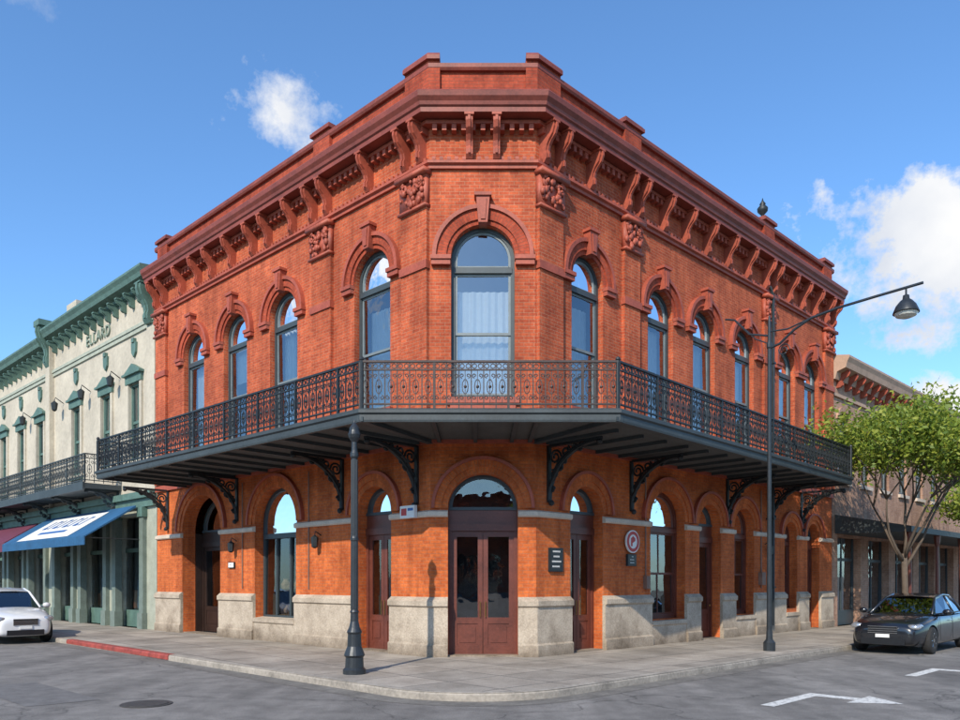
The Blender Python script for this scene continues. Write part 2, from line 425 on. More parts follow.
for G, ln, up, lo in ((GL, LL, upL, loL), (GC, LC, upC, loC), (GR, LR, upR, loR)):
    wall(G('wall_upper', BRICK), 0, ln, ZW, 12.42, up, .32)
    wall(G('wall_lower', BRICKL), 0, ln, 0, ZW, lo, .42)
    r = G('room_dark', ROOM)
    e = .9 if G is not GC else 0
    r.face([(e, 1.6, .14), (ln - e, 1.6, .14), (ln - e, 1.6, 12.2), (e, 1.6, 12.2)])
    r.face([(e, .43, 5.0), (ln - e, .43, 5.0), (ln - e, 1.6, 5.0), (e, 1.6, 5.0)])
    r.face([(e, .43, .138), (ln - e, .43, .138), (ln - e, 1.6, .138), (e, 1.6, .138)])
    for i, (c, w, zb, zs, rise) in enumerate(up):
        sash_window(G, c, w, zb, zs, rise, curt=CURTS[id(G)][i], zm=7.38)
        G('trim', TRIM).box(c - w / 2 - .1, c + w / 2 + .1, -.1, .16, zb - .13, zb)
        G('trim', TRIM).box(c - w / 2 - .02, c + w / 2 + .02, -.05, .0, zb - .4, zb - .14)
    for (c, w, zb, zs, rise) in up:
        hood(G, c, w / 2, zs, wide=.42 if G is GC else .37)
def low_arch(G, c, w, zs, rise):
    hw = w / 2
    bb = G('arch_bricks', BRICKL); bt = G('arch_mouldings', BRICKT)
    bb.band(arc(c, hw + .14, zs, rise + .14, 28), arc(c, hw, zs, rise, 28), -.03, .02, True)
    bb.band(arc(c, hw + .30, zs, rise + .30, 28), arc(c, hw + .14, zs, rise + .14, 28), -.065, .02, True)
    G('trim', TRIM).band(arc(c, hw + .37, zs, rise + .37, 28), arc(c, hw + .30, zs, rise + .30, 28), -.11, .02)
for G, lo in ((GL, loL), (GC, loC), (GR, loR)):
    for (c, w, zb, zs, rise) in lo: low_arch(G, c, w, zs, rise)

def panel_leaf(G, x0, x1, z0, z1, y, zp=.85):
    f = G('doors', DOORM); g = G('shop_glass', GLASSL)
    f.box(x0, x0 + .11, y, y + .05, z0, z1); f.box(x1 - .11, x1, y, y + .05, z0, z1)
    f.box(x0 + .11, x1 - .11, y, y + .05, z1 - .13, z1); f.box(x0 + .11, x1 - .11, y, y + .05, zp, zp + .14)
    f.box(x0 + .11, x1 - .11, y, y + .05, z0, z0 + .2); f.box(x0 + .11, x1 - .11, y + .02, y + .04, z0 + .2, zp)
    f.box(x0 + .16, x1 - .16, y + .005, y + .02, z0 + .26, zp - .06)
    glasspane(g, [(x0 + .1, zp + .12), (x1 - .1, zp + .12), (x1 - .1, z1 - .11), (x0 + .1, z1 - .11)], y + .025)
def arch_door(G, c, w, zs, rise, leaves=2, y=.3, zh=2.95):
    f = G('doors', DOORM); hw = w / 2
    f.box(c - hw, c - hw + .08, y - .04, y + .1, ZP, zh); f.box(c + hw - .08, c + hw, y - .04, y + .1, ZP, zh)
    f.box(c - hw, c + hw, y - .06, y + .12, zh, zh + .16)
    f.box(c - hw, c + hw, y - .02, y + .1, zh + .16, zs - .02)
    fr = G('window_frames', FRAME)
    fr.box(c - hw, c + hw, y - .05, y + .1, zs - .02, zs + .05)
    fr.band(arc(c, hw, zs + .05, rise - .05), arc(c, hw - .09, zs + .05, rise - .14), y - .02, y + .1)
    glasspane(G('shop_glass', GLASSL), arc(c, hw - .06, zs + .05, rise - .1), y + .04)
    a, e = c - hw + .08, c + hw - .08
    if leaves == 2:
        panel_leaf(G, a, c - .006, ZP + .03, zh, y); panel_leaf(G, c + .006, e, ZP + .03, zh, y)
        for sg in (-1, 1): G('handles', BRONZE).tube([(c + sg * .06, y - .04, 1.0), (c + sg * .06, y - .04, 1.35)], .012, 6)
    else:
        panel_leaf(G, a, e, ZP + .03, zh, y); G('handles', BRONZE).blob((e - .05, y - .04, 1.1), .03)
    G('thresholds', STONE).box(c - hw, c + hw, .0, .42, ZP, ZP + .03)
arch_door(GC, LC / 2, 1.56, 3.44, .78)
arch_door(GL, L_(1.95), 1.28, 3.45, .64)
arch_door(GR, 1.8, 1.25, 3.45, .62)
arch_door(GR, 7.5, 1.2, 3.45, .6, 1)
arch_door(GR, 14.6, 1.0, 3.35, .5, 1)
_dm = DOORM; DOORM = plain('entrance_dark_wood', (.03, .016, .012), .45, var=.4)
GE = Grp(bld, frame(PL, uL), 'entrance_'); arch_door(GE, L_(10.6), 2.46, 3.45, 1.08, 2, y=.7)
GE('reveals', DOORM).box(L_(11.86), L_(11.82), .43, 1.0, ZP, 3.4); GE('reveals', DOORM).box(L_(9.38), L_(9.34), .43, 1.0, ZP, 3.4); GE.done(); DOORM = _dm
def shop_window(G, c, w, zb, zs, rise, cols=2, fm=DOORM, key='shop_frames', blind=False):
    y = .25; hw = w / 2; f = G(key, fm)
    f.band(outline(c, hw, zb, zs, rise), outline(c, hw - .09, zb + .1, zs, rise - .09), y, y + .12)
    f.box(c - hw + .09, c + hw - .09, y - .03, y + .1, zb, zb + .1)
    f.box(c - hw + .09, c + hw - .09, y - .04, y + .1, zs - .42, zs - .28)
    for i in range(1, cols):
        x = c - hw + w * i / cols
        f.box(x - .035, x + .035, y, y + .08, zb + .1, zs - .42)
    glasspane(G('shop_glass', GLASSL), [(c - hw + .06, zb + .06), (c + hw - .06, zb + .06), (c + hw - .06, zs - .34), (c - hw + .06, zs - .34)], y + .05)
    glasspane(G('shop_glass', GLASSL), [(c - hw + .06, zs - .34)] + arc(c, hw - .06, zs, rise - .06) + [(c + hw - .06, zs - .34)], y + .05)
shop_window(GL, L_(6.3), 2.1, .75, 3.45, 1.0, 3, FRAME, 'shop_frames')
sash_window(GR, 5.3, 1.7, .8, 3.45, .8, y=.25, curt=0, fm=DOORM, fk='doors', gm=GLASSL, vert=True)
sash_window(GR, 9.55, 1.25, .8, 3.45, .62, y=.25, curt=0, fm=DOORM, fk='doors', vert=True)
sash_window(GR, 12.8, .95, .9, 3.35, .47, y=.25, curt=0, fm=DOORM, fk='doors')
it = GL('shop_display', plain('display_goods', (0.35, 0.22, 0.12), 0.6, var=.8, scale=8))
for i in range(16):
    x = L_(6.3) + random.uniform(-.9, .9); h = random.uniform(.2, .9)
    it.lathe([(.05, 0), (.12, .05), (.14, h * .5), (.06, h * .9), (.08, h)], 8, (x, random.uniform(.6, 1.2), .85 + random.choice([0, .7])))
it.box(L_(6.3) - 1, L_(6.3) + 1, .5, 1.3, .75, .84)

sb = B(); STP = [(0, .0), (.13, .0), (.13, .38), (.09, .42), (.09, 1.22), (.14, 1.26), (.14, 1.37), (.03, 1.46), (0, 1.46)]
cl, cr = .395, LC - .395
piers = [[lp(1.31), tuple(P0), (P0.x + cl, 17.0)], [(P0.x + cr, 17.0), tuple(P1), rp(1.175)],
         [lp(5.25), lp(2.59)], [lp(9.35), lp(7.35)], [lp(13.72), lp(11.85)],
         [rp(2.425), rp(4.45)], [rp(6.15), rp(6.9)], [rp(8.1), rp(8.92)], [rp(10.18), rp(12.32)], [rp(13.28), rp(14.1)], [rp(15.1), rp(16.2)]]
for p in piers: sb.sweep(p, STP)
for p in ([lp(7.35), lp(5.25)], [rp(4.45), rp(6.15)], [rp(8.92), rp(10.18)], [rp(12.32), rp(13.28)]):
    sb.sweep(p, [(0, 0), (.07, 0), (.07, .62), (.11, .66), (.11, .76), (-.25, .80), (-.25, .7), (0, .7)])
sb.obj('stone_bases', STONE, bld)
sc = B(); scb = B()
for p in piers:
    sc.sweep(p, [(0, 3.24), (.07, 3.24), (.10, 3.27), (.10, 3.36), (0, 3.40)])
    scb.sweep(p, [(0, 1.46), (.025, 1.46), (.025, 3.24), (0, 3.24)])
sc.obj('stone_string_course', STONEW, bld); scb.obj('brick_pier_faces', BRICKL, bld)
tb = B()
tb.sweep(FOOT, [(0, 4.88), (.08, 4.88), (.08, 5.04), (.05, 5.1), (0, 5.1)])
tb.sweep(FOOT, [(0, 10.98), (.07, 10.98), (.07, 11.05), (.13, 11.08), (.13, 11.14), (0, 11.16)])
tb.sweep(FOOT, [(0, 11.9), (.2, 11.9), (.2, 11.98), (0, 11.99)])
tb.obj('bands', TRIM, bld)
cb_ = B()
cb_.sweep(FOOT, [(0, 12.0), (.46, 12.0), (.46, 12.1), (.50, 12.13), (.52, 12.20), (.58, 12.28), (.60, 12.38), (.57, 12.42), (.15, 12.50), (0, 12.50)])
cb_.sweep(FOOT, [(0, 13.16), (.07, 13.16), (.10, 13.21), (.10, 13.3), (-.35, 13.32), (-.35, 13.16)])
cb_.sweep(FOOT, [(0.0, 12.503), (.07, 12.503), (.07, 12.60), (.0, 12.64)])
cb_.obj('cornice', TRIMD, bld)
pb = B(); pb.sweep(FOOT, [(-.3, 12.3), (-.005, 12.3), (-.005, 13.16), (-.3, 13.16)])
pb.obj('parapet_wall', BRICKT, bld)
def ppier(G, x0, x1, top=13.5):
    G('parapet_piers', BRICKT).box(x0, x1, -.09, .4, 12.66, top - .14)
    t = G('pier_caps', TRIMD); t.box(x0 - .06, x1 + .06, -.16, .46, top - .14, top - .05); t.box(x0 - .02, x1 + .02, -.12, .42, top - .05, top)
for s in (4.0, 13.2): ppier(GL, L_(s) - .35, L_(s) + .35)
for s in (3.6, 11.1, 15.7): ppier(GR, s - .35, s + .35)
cp = B(); pc = B()
for path in ([lp(.75), tuple(P0), (P0.x + .22, 17.0)], [(P1.x - .22, 17.0), tuple(P1), rp(.75)]):
    cp.sweep(path, [(-.31, 12.6), (.09, 12.6), (.09, 13.36), (-.31, 13.36)])
    pc.sweep(path, [(-.34, 13.36), (.16, 13.36), (.16, 13.45), (.12, 13.51), (-.34, 13.51)])
cp.obj('corner_parapet_piers', BRICKT, bld); pc.obj('corner_pier_caps', TRIMD, bld)
rb = B(); back = [tuple(PR), (4.7, 36.9), (-2.98, 35.2), tuple(PL)]
rb.face([(*p, 12.35) for p in FOOT + back[1:3]])
rb.obj('roof', ROOFM, bld)
rw = B()
for a, b_ in ((back[0], back[1]), (back[1], back[2]), (back[2], back[3])):
    d = math.dist(a, b_); rw.face([(*a, 0), (*b_, 0), (*b_, 13.16), (*a, 13.16)], [(0, 0), (d, 0), (d, 13.16), (0, 13.16)])
rw.obj('rear_walls', BRICK, bld, fix=False)
for G, ps in ((GL, [(L_(.88), L_(.03)), (L_(4.45), L_(3.6)), (L_(13.7), L_(12.95))]), (GR, [(.03, .85), (3.22, 3.9), (10.75, 11.4), (15.45, 16.2)])):
    for a, e in ps:
        G('pilasters', BRICK).box(a, e, -.09, .0, 5.1, 10.2)
        G('pilasters', BRICK).box(a - .04, e + .04, -.12, .0, 5.11, 5.8)
        capital(G('capitals', TRIM, True), a - .02, e + .02, 10.15, 10.98)
        G('trim', TRIM).box(a - .03, e + .03, -.13, 0, 8.78, 8.96)
def dent(G, ln, cons, w=.15):
    t = G('consoles', TRIM)
    for x in cons: console(t, x, w, 11.95, .80, .42)
    d = G('dentils', TRIM); n = int(ln / .21)
    for i in range(n): 
        x = (i + .5) * ln / n; d.box(x - .05, x + .05, -.19, 0, 11.76, 11.896)
    for i in range(int(ln / .16)):
        x = (i + .5) * ln / int(ln / .16); d.box(x - .04, x + .04, -.1, 0, 11.165, 11.23)
dent(GC, LC, [LC / 2 - .3, LC / 2 + .3])
dent(GL, LL, [L_(s) for s in (.2, .72, 2.05, 3.72, 4.35, 5.3, 6.5, 7.3, 8.5, 9.7, 10.6, 11.7, 13.0, 13.6)])
dent(GR, LR, [.2, .72, 1.85, 3.3, 3.85, 4.97, 6.05, 7.2, 8.4, 9.6, 10.8, 11.35, 12.5, 13.5, 14.5, 15.5, 16.1])
dp = GR('downpipe', IRON); dp.tube([(11.1, -.2, .4), (11.1, -.2, 11.0), (11.1, -.1, 11.3)], .055, 8)
for z in (1.6, 3.8, 6.5, 8.8): dp.box(11.02, 11.18, -.27, 0, z, z + .05)
GR('finial', IRON, True).lathe([(.12, 0), (.1, .05), (.04, .12), (.05, .2), (.16, .32), (.17, .42), (.08, .52), (.1, .56), (.03, .66), (.01, .75)], 12, (11.1, .15, 13.5))
def plaque(G, x, z, w, h, m, y=-.06, key='plaque', lines=3, lm=WHITE):
    G(key + '_frame', IRON).box(x - w / 2 - .02, x + w / 2 + .02, y - .02, 0, z - h / 2 - .02, z + h / 2 + .02)
    G(key, m).box(x - w / 2, x + w / 2, y - .026, y - .0, z - h / 2, z + h / 2)
    for i in range(lines):
        zz = z + h / 2 - h * (i + .7) / (lines + .4); ww = w * random.uniform(.5, .8)
        n = max(3, int(ww / .035)); 
        for k in range(n):
            if random.random() < .2: continue
            xx = x - ww / 2 + k * ww / n
            G('plaque_marks', lm).box(xx, xx + ww / n * .6, y - .029, y - .027, zz, zz + h * .075)
plaque(GR, .62, 2.3, .42, .50, BLACK, key='black_plaque', lines=4)
plaque(GR, 3.55, 2.35, .34, .26, BLACK, key='small_plaque', lines=3)
rs = GR('round_sign', WHITE); 
rs.lathe([(.29, 0), (.29, .04)], 24, (3.55, -.11, 2.82), 'y')
GR('round_sign_mark', RED).band([(3.55 + .26 * cos(t), 2.82 + .26 * sin(t)) for t in [2 * pi * i / 24 for i in range(25)]], [(3.55 + .18 * cos(t), 2.82 + .18 * sin(t)) for t in [2 * pi * i / 24 for i in range(25)]], -.118, -.112)
GR('round_sign_mark', RED).prism([(3.46, 2.7), (3.52, 2.7), (3.52, 2.78), (3.64, 2.84), (3.64, 2.9), (3.55, 2.96), (3.46, 2.9)], -.119, -.112)
plaque(GL, L_(8.6), 2.3, .3, .14, WHITE, key='white_plaque', lines=1, lm=BLACK)
sx = L_(.55)
sg = GL('hanging_sign', WHITE)
sg.box(sx - .24, sx + .24, -.2, -.11, 3.24, 3.52); GL('hanging_sign_red', RED).box(sx - .2, sx - .02, -.204, -.19, 3.3, 3.46)
GL('hanging_sign_blue', BLUE).box(sx + .02, sx + .2, -.204, -.19, 3.4, 3.46)
for G, xs in ((GL, (L_(4.1), L_(8.35))), (GR, (10.9,))):
    for x in xs:
        lb = G('wall_lanterns', IRON); lb.tube([(x, -.02, 3.0), (x, -.2, 3.1), (x, -.22, 3.0)], .015, 5)
        lb.lathe([(.02, .0), (.1, -.06), (.08, -.3), (.03, -.34)], 6, (x, -.22, 3.0))
CG = plain('conduit_grey', (.2, .12, .09), .6)
cd = GL('conduits', CG)
for s, z1 in ((4.62, 4.7), (8.0, 4.7)): cd.tube([(L_(s), -.05, 1.6), (L_(s), -.05, z1)], .016, 6)
cd = GR('conduits', CG); cd.tube([(4.2, -.05, 1.6), (4.2, -.05, 4.7)], .016, 6); cd.box(4.12, 4.28, -.14, 0, 1.62, 1.95)
cd.tube([(10.6, -.05, 1.6), (10.6, -.05, 4.7)], .02, 6); cd.box(10.45, 10.7, -.16, 0, 1.7, 2.1)

# ------------------------------------------------------------------ gallery / balcony
BL1, BL0, BR0, BR1 = Vector((-11.45, 22.8)), Vector((-2.30, 14.6)), Vector((2.68, 14.6)), Vector((11.75, 24.1))
def wallproj(P, u, q):
    return P + u * (q - P).dot(u)
WL = wallproj(PL, uL, BL1); WR = wallproj(P1, uR, BR1)
ZB = 5.12
slab = [tuple(WL), tuple(BL1), tuple(BL0), tuple(BR0), tuple(BR1), tuple(WR), tuple(P1), tuple(P0)]
sl = B()
sl.prismz(slab, ZB - .06, ZB - .0); sl.obj('gallery_deck', DARKG, bld)
so = B(); so.face([(*p, ZB - .16) for p in slab]); so.obj('gallery_soffit', SOFFIT, bld, fix=False)
OUT = [tuple(WL), tuple(BL1), tuple(BL0), tuple(BR0), tuple(BR1), tuple(WR)]
fa = B(); fa.sweep(OUT, [(-.08, ZB - .26), (0, ZB - .26), (.01, ZB - .22), (.01, ZB - .12), (.05, ZB - .09), (.05, ZB - .03), (.0, ZB + .005), (-.08, ZB + .005)])
fa.obj('gallery_fascia', DARKG, bld)
jo = B()
def joist(a, b_, w=.04, z0=ZB - .235, z1=ZB - .165):
    a = Vector(a); b_ = Vector(b_); d = (b_ - a).normalized(); n = Vector((-d.y, d.x)) * w
    jo.prismz([tuple(a + n), tuple(b_ + n), tuple(b_ - n), tuple(a - n)], z0, z1)
nL = Vector((uL.y, -uL.x)); nR = Vector((uR.y, -uR.x))
for k in range(0, 15):
    s = k * .9 + .3; a = P0 - uL * s
    if (a - P0).length > (WL - P0).length - .1: break
    d0 = (BL0 - P0).dot(nL); d1 = (BL1 - PL).dot(nL); joist(a, a + nL * (min(d0, d1) - .1))
for k in range(0, 18):
    s = k * .9 + .3; a = P1 + uR * s
    if s > (WR - P1).length - .1: break
    d0 = (BR0 - P1).dot(nR); d1 = (BR1 - P1).dot(nR); joist(a, a + nR * (min(d0, d1) - .1))
for x in (-.9, -.1, .7, 1.1): joist((x, 16.98), (x, 14.7))
joist(P0, BL0, .07, ZB - .25, ZB - .165); joist(P1, BR0, .07, ZB - .25, ZB - .165)
jo.obj('gallery_joists', DARKG, bld)
for a, b_, nm, m in ((WL, BL1, 'railing_end_left', IRON), (BL1, BL0, 'railing_left', IRON), (BL0, BR0, 'railing_front', IRONR), (BR0, BR1, 'railing_right', IRON), (BR1, WR, 'railing_end_right', IRON)):
    r_ = B(); ln = (b_ - a).length; railing(r_, ln, ZB + .005, .24, .92)
    r_.obj(nm, m, bld, frame(a, (b_ - a)) @ Matrix.Translation((0, .04, 0)))
pp = B()
for p in (BL1, BL0, BR0, BR1):
    q = p + (Vector((0.2, 18)) - p).normalized() * .05
    pp.lathe([(.04, 0), (.04, .92), (.055, .94), (.04, .98), (.01, 1.0)], 8, (q.x, q.y, ZB + .005))
pp.obj('railing_posts', IRON, bld)
ZK = ZB - .22
for s in (3.2, 8.35, 12.9): bracket(GL('brackets', IRON), L_(s), 1.5, 1.3, ZK)
bracket(GL('brackets', IRON), L_(.42), 1.5, 1.35, ZK)
for s in (.42, 3.6, 8.5, 11.3, 13.6): bracket(GR('brackets', IRON), s, 1.5, 1.3, ZK)
for g_ in (GL, GC, GR): g_.done()

# ------------------------------------------------------------------ left neighbour
nb = empty('cream_commercial_building', (-20, 34, 0))
G = Grp(nb, frame(PL, uL), '')
W1 = [(-1.8, .95, 6.2, 9.0, .0), (-4.4, .95, 6.2, 9.0, 0), (-7.5, .95, 6.2, 9.0, 0)]
W2 = [(x, .95, 6.2, 9.0, 0) for x in (-11.9, -14.6, -17.3, -20.0, -23, -26)]
wall(G('wall_upper', CREAM), -30, -.03, 5.0, 12.3, W1 + W2, .25)
gf = [(-2.2, 2.4, ZP, 4.2, 0), (-5.6, 2.6, ZP, 4.2, 0), (-8.8, 2.2, ZP, 4.2, 0)] + [(-12.2 - 3 * i, 2.3, ZP, 4.2, 0) for i in range(6)]
wall(G('wall_lower', GREENL), -30, -.03, 0, 5.0, gf, .4)
rr = G('room_dark', ROOM); rr.face([(-30, 1.6, .14), (-.1, 1.6, .14), (-.1, 1.6, 12), (-30, 1.6, 12)]); rr.face([(-30, .42, 5), (-.1, .42, 5), (-.1, 1.6, 5), (-30, 1.6, 5)])
for (c, w, zb, zs, _) in W1 + W2:
    f = G('window_frames', GREEN); hw = w / 2
    f.band([(c - hw, zb), (c - hw, zs), (c + hw, zs), (c + hw, zb)], [(c - hw + .08, zb), (c - hw + .08, zs - .08), (c + hw - .08, zs - .08), (c + hw - .08, zb)], .06, .18)
    f.box(c - hw, c + hw, .08, .16, 7.55, 7.65); f.box(c - .02, c + .02, .09, .15, zb, zs); f.box(c - hw, c + hw, .05, .18, zb, zb + .1)
    glasspane(G('window_glass', GLASS), [(c - hw, zb), (c + hw, zb), (c + hw, zs), (c - hw, zs)], .12)
    curtain(G('curtains', CURT), c - hw, c + hw, random.uniform(7.2, 8.3), zs, .35)
    cs = G('window_surrounds', CREAM)
    cs.box(c - hw - .18, c - hw, -.07, .02, zb - .1, zs); cs.box(c + hw, c + hw + .18, -.07, .02, zb - .1, zs)
    f.box(c - hw - .2, c + hw + .2, -.1, .02, zs, zs + .28)
    f.box(c - hw - .28, c + hw + .28, -.2, .02, zs + .28, zs + .36)
    f.prism([(c - hw - .26, zs + .36), (c + hw + .26, zs + .36), (c, zs + .68)], -.15, .02)
    f.box(c - hw - .2, c + hw + .2, -.12, .02, zb - .2, zb - .1)
    G('shields', GREEN).prism([(c - .2, 10.45), (c + .2, 10.45), (c + .17, 10.1), (c, 9.92), (c - .17, 10.1)], -.08, .02)
    G('shields', GREEN).box(c - .1, c + .1, -.12, .02, 10.45, 10.6)
def neigh_cornice(G, x0, x1, zt, m, m2):
    pr = [(0, 0), (.12, 0), (.16, .1), (.45, .16), (.5, .3), (.58, .42), (.58, .5), (0, .56)]
    G('cornice', m).prismx([(-d, zt - .56 + z) for d, z in pr], x0, x1)
    G('architrave', GREENL).box(x0, x1, -.1, .0, 10.9, 11.02); G('architrave', GREENL).box(x0, x1, -.06, 0, 10.75, 10.9)
    n = int((x1 - x0) / .7)
    for i in range(n):
        x = x0 + (i + .5) * (x1 - x0) / n; console(G('consoles', m2), x, .12, zt - .62, .42, .36)
neigh_cornice(G, -10.2, -.06, 12.75, GREEN, GREEN); neigh_cornice(G, -30, -10.7, 12.5, GREEN, GREEN)
G('pilaster', CREAM).box(-10.7, -10.2, -.2, 0, 5.0, 12.9); G('cornice', GREEN).box(-10.8, -10.1, -.65, .1, 12.9, 13.15)
console(G('consoles', GREEN), -10.45, .4, 12.88, 1.7, .6); console(G('consoles', GREEN), -.4, .4, 12.1, 1.3, .5)
G('pilaster', CREAM).box(-.7, -.06, -.07, 0, 5.0, 10.75)
G('parapet', CREAM).box(-30, -.06, -.0, .3, 12.3, 12.55)
G('parapet', CREAM).box(-9, -7.9, .1, .8, 12.5, 13.6)
G('cornice', GREEN).box(-30, -.06, -.25, 0, 4.75, 4.98); G('cornice', GREEN).box(-30, -.06, -.12, -.0, 4.45, 4.75)
GOODS = [plain('goods_%d' % i, c_, .6) for i, c_ in enumerate([(.35, .12, .06), (.12, .2, .3), (.4, .35, .25), (.1, .18, .1), (.3, .22, .08)])]
PGG = plain('post_grey_green', (.15, .19, .165), .6, var=.3)
for (c, w, zb, zs, _) in gf:
    f = G('shop_frames', GREEN); hw = w / 2; q = G('shop_posts', PGG)
    for x in (c - hw, c + hw): q.box(x - .16, x + .16, -.14, .1, ZP, 4.3); q.box(x - .21, x + .21, -.19, .1, ZP, .7); f.box(x - .22, x + .22, -.2, .1, 4.1, 4.44)
    f.box(c - hw, c + hw, .3, .38, ZP, .75); f.box(c - hw, c + hw, .3, .38, 2.9, 3.05); f.box(c - .04, c + .04, .3, .38, .75, 4.2)
    glasspane(G('shop_glass', GLASSL), [(c - hw, .75), (c + hw, .75), (c + hw, 4.2), (c - hw, 4.2)], .34)
    for i in range(7):
        if c > -13: G('shop_display_%d' % (i % 5), GOODS[i % 5]).box(c - hw + i * w / 7, c - hw + i * w / 7 + .2, .6, .8, .8, .8 + random.uniform(.3, 1.4))
bx = G('balcony_deck', DARKG); bx.box(-30, -3.0, -1.35, 0, 5.2, 5.38); bx.box(-30, -3.0, -1.38, -1.3, 5.12, 5.42)
rl = B(); railing(rl, 27.0, 5.4, .3, 1.05); rl.obj('balcony_railing', DARKG, nb, frame(PL, uL) @ Matrix.Translation((-30, -1.3, 0)))
rl = B(); railing(rl, 1.3, 5.4, .3, 1.05); rl.obj('balcony_railing_end', DARKG, nb, frame(PL, uL) @ Matrix.Translation((-3, -1.3, 0)) @ Matrix.Rotation(pi / 2, 4, 'Z'))
for i in range(8): bracket(G('brackets', DARKG), -3.3 - i * 3.5, 1.2, .8, 5.2, .04)
for x in (-3.1, -6, -9.0, -13.2): 
    lb = G('wall_lanterns', IRON); lb.tube([(x, -.02, 9.4), (x, -.35, 9.6), (x, -.38, 9.45)], .02, 5); lb.lathe([(.02, 0), (.14, -.1), (.1, -.38), (.04, -.44)], 6, (x, -.38, 9.45))
G('side', CREAM).box(-30, -.06, 2, 10, 0, 12.2)
G.done()
tx = bpy.data.curves.new('frieze_lettering', 'FONT'); tx.body = 'ELLARD'; tx.size = .6; tx.extrude = .03; tx.align_x = 'CENTER'; tx.space_character = 1.2
to = bpy.data.objects.new('frieze_lettering', tx); COL.objects.link(to); tx.materials.append(plain('lettering_green', (.2, .25, .2), .7))
to.parent = nb; to.matrix_parent_inverse = Matrix.Translation(nb.location).inverted()
to.matrix_basis = frame(PL, uL) @ Matrix.Translation((-5.2, -.03, 11.25)) @ Matrix.Rotation(pi / 2, 4, 'X')
aw = empty('shop_awning', (-16, 29, 4)); A = Grp(aw, frame(PL, uL), '')
AWB = plain('awning_blue', (0.015, 0.09, 0.20), 0.75, var=.3, scale=1.2)
A('canvas', AWB).prismx([(-.27, 4.5), (-2.0, 3.35), (-2.0, 3.05), (-1.97, 3.05), (-1.97, 3.32), (-.27, 4.42)], -10.2, -1.1)
def onaw(x, t, off=.012): return (x, -.27 - 1.73 * t - off * .55, 4.5 - 1.15 * t + off * .83)
A('panel', WHITE).face([onaw(-8.6, .95), onaw(-2.9, .95), onaw(-2.9, .12), onaw(-8.6, .12)])
mk = A('panel_mark', BLUE)
random.seed(3)
x = -7.8
for i in range(8):
    sl_ = .12
    mk.face([onaw(x, .55, .02), onaw(x + .14, .55, .02), onaw(x + .14 + sl_, .25, .02), onaw(x + sl_, .25, .02)])
    if i % 2 == 0: mk.face([onaw(x, .55, .024), onaw(x + .4, .55, .024), onaw(x + .4, .48, .024), onaw(x, .48, .024)])
    else: mk.face([onaw(x + sl_, .31, .024), onaw(x + .42, .31, .024), onaw(x + .42, .25, .024), onaw(x + sl_, .25, .024)])
    x += .55
mk.face([onaw(-7.2, .76, .02), onaw(-4.2, .76, .02), onaw(-4.2, .68, .02), onaw(-7.2, .68, .02)])
A('arms', IRON).tube([(-1.15, -.1, 3.3), (-1.15, -2.0, 3.3)], .02, 5); A('arms', IRON).tube([(-10.15, -.1, 3.3), (-10.15, -2.0, 3.3)], .02, 5)
A.done()
aw2 = empty('shop_awning.001', (-24, 36, 4)); A = Grp(aw2, frame(PL, uL), '')
A('canvas', plain('awning_maroon', (.12, .025, .05), .7)).prismx([(-.27, 4.4), (-1.6, 3.5), (-1.6, 3.1), (-1.57, 3.1), (-1.57, 3.47), (-.27, 4.32)], -17.5, -11.4)
A.done()

# ------------------------------------------------------------------ right neighbour
rn = empty('tan_brick_building', (20, 36, 0)); G = Grp(rn, frame(PR, uR), '')
WU = [(1.1 + 2.2 * i, 1.0, 5.6, 7.9, .3) for i in range(12)]
wall(G('wall_upper', BRICKTAN), .03, 27, 4.2, 9.6, WU, .25)
gf = [(1.7 + 3.1 * i, 2.3, ZP, 3.5, 0) for i in range(8)]
wall(G('wall_lower', BRICKTAN), .03, 27, 0, 4.2, gf, .4)
rr = G('room_dark', ROOM); rr.face([(.1, 1.6, .14), (27, 1.6, .14), (27, 1.6, 9), (.1, 1.6, 9)]); rr.face([(.1, .42, 4.2), (27, .42, 4.2), (27, 1.6, 4.2), (.1, 1.6, 4.2)])
for (c, w, zb, zs, rise) in WU:
    sash_window(G, c, w, zb, zs, rise, y=.1, curt=2)
    G('hoods', BRICKTAN).band(arc(c, w / 2 + .2, zs, rise + .22), arc(c, w / 2, zs, rise), -.08, .02); G('sills', STONEW).box(c - w / 2 - .1, c + w / 2 + .1, -.1, .1, zb - .14, zb)
for (c, w, zb, zs, _) in gf:
    f = G('shop_frames', FRAME); hw = w / 2
    f.box(c - hw, c + hw, .3, .36, ZP, .7); f.box(c - hw, c + hw, .3, .36, 2.6, 2.72); f.box(c - .04, c + .04, .3, .36, .7, 3.5); f.box(c - hw, c - hw + .08, .28, .38, ZP, 3.5); f.box(c + hw - .08, c + hw, .28, .38, ZP, 3.5)
    glasspane(G('window_glass', GLASS), [(c - hw, .7), (c + hw, .7), (c + hw, 3.5), (c - hw, 3.5)], .33)
TANT = plain('tan_cornice', (.42, .28, .20), .7)
G('cornice', TANT).prismx([(-d, z) for d, z in [(0, 9.3), (.12, 9.3), (.18, 9.55), (.5, 9.65), (.55, 9.85), (.62, 10.0), (.62, 10.08), (0, 10.2)]], .03, 27)
for i in range(34): console(G('consoles', TRIM), .5 + i * .78, .14, 9.6, .55, .42)
G('cornice', TANT).box(.03, 27, -.08, 0, 8.7, 8.82)
G('side', BRICKTAN).box(.06, 27, 2, 10, 0, 9.7)
G('canopy', DARKG).prismx([(0, 4.3), (-2.6, 3.75), (-2.6, 3.55), (0, 3.6)], .3, 26)
for i in range(9):
    G('canopy_posts', DOORM).lathe([(.12, 0), (.12, .3), (.07, .4), (.06, 3.0), (.1, 3.15), (.12, 3.42)], 10, (.6 + i * 3.1, -2.45, ZP))
G.done()

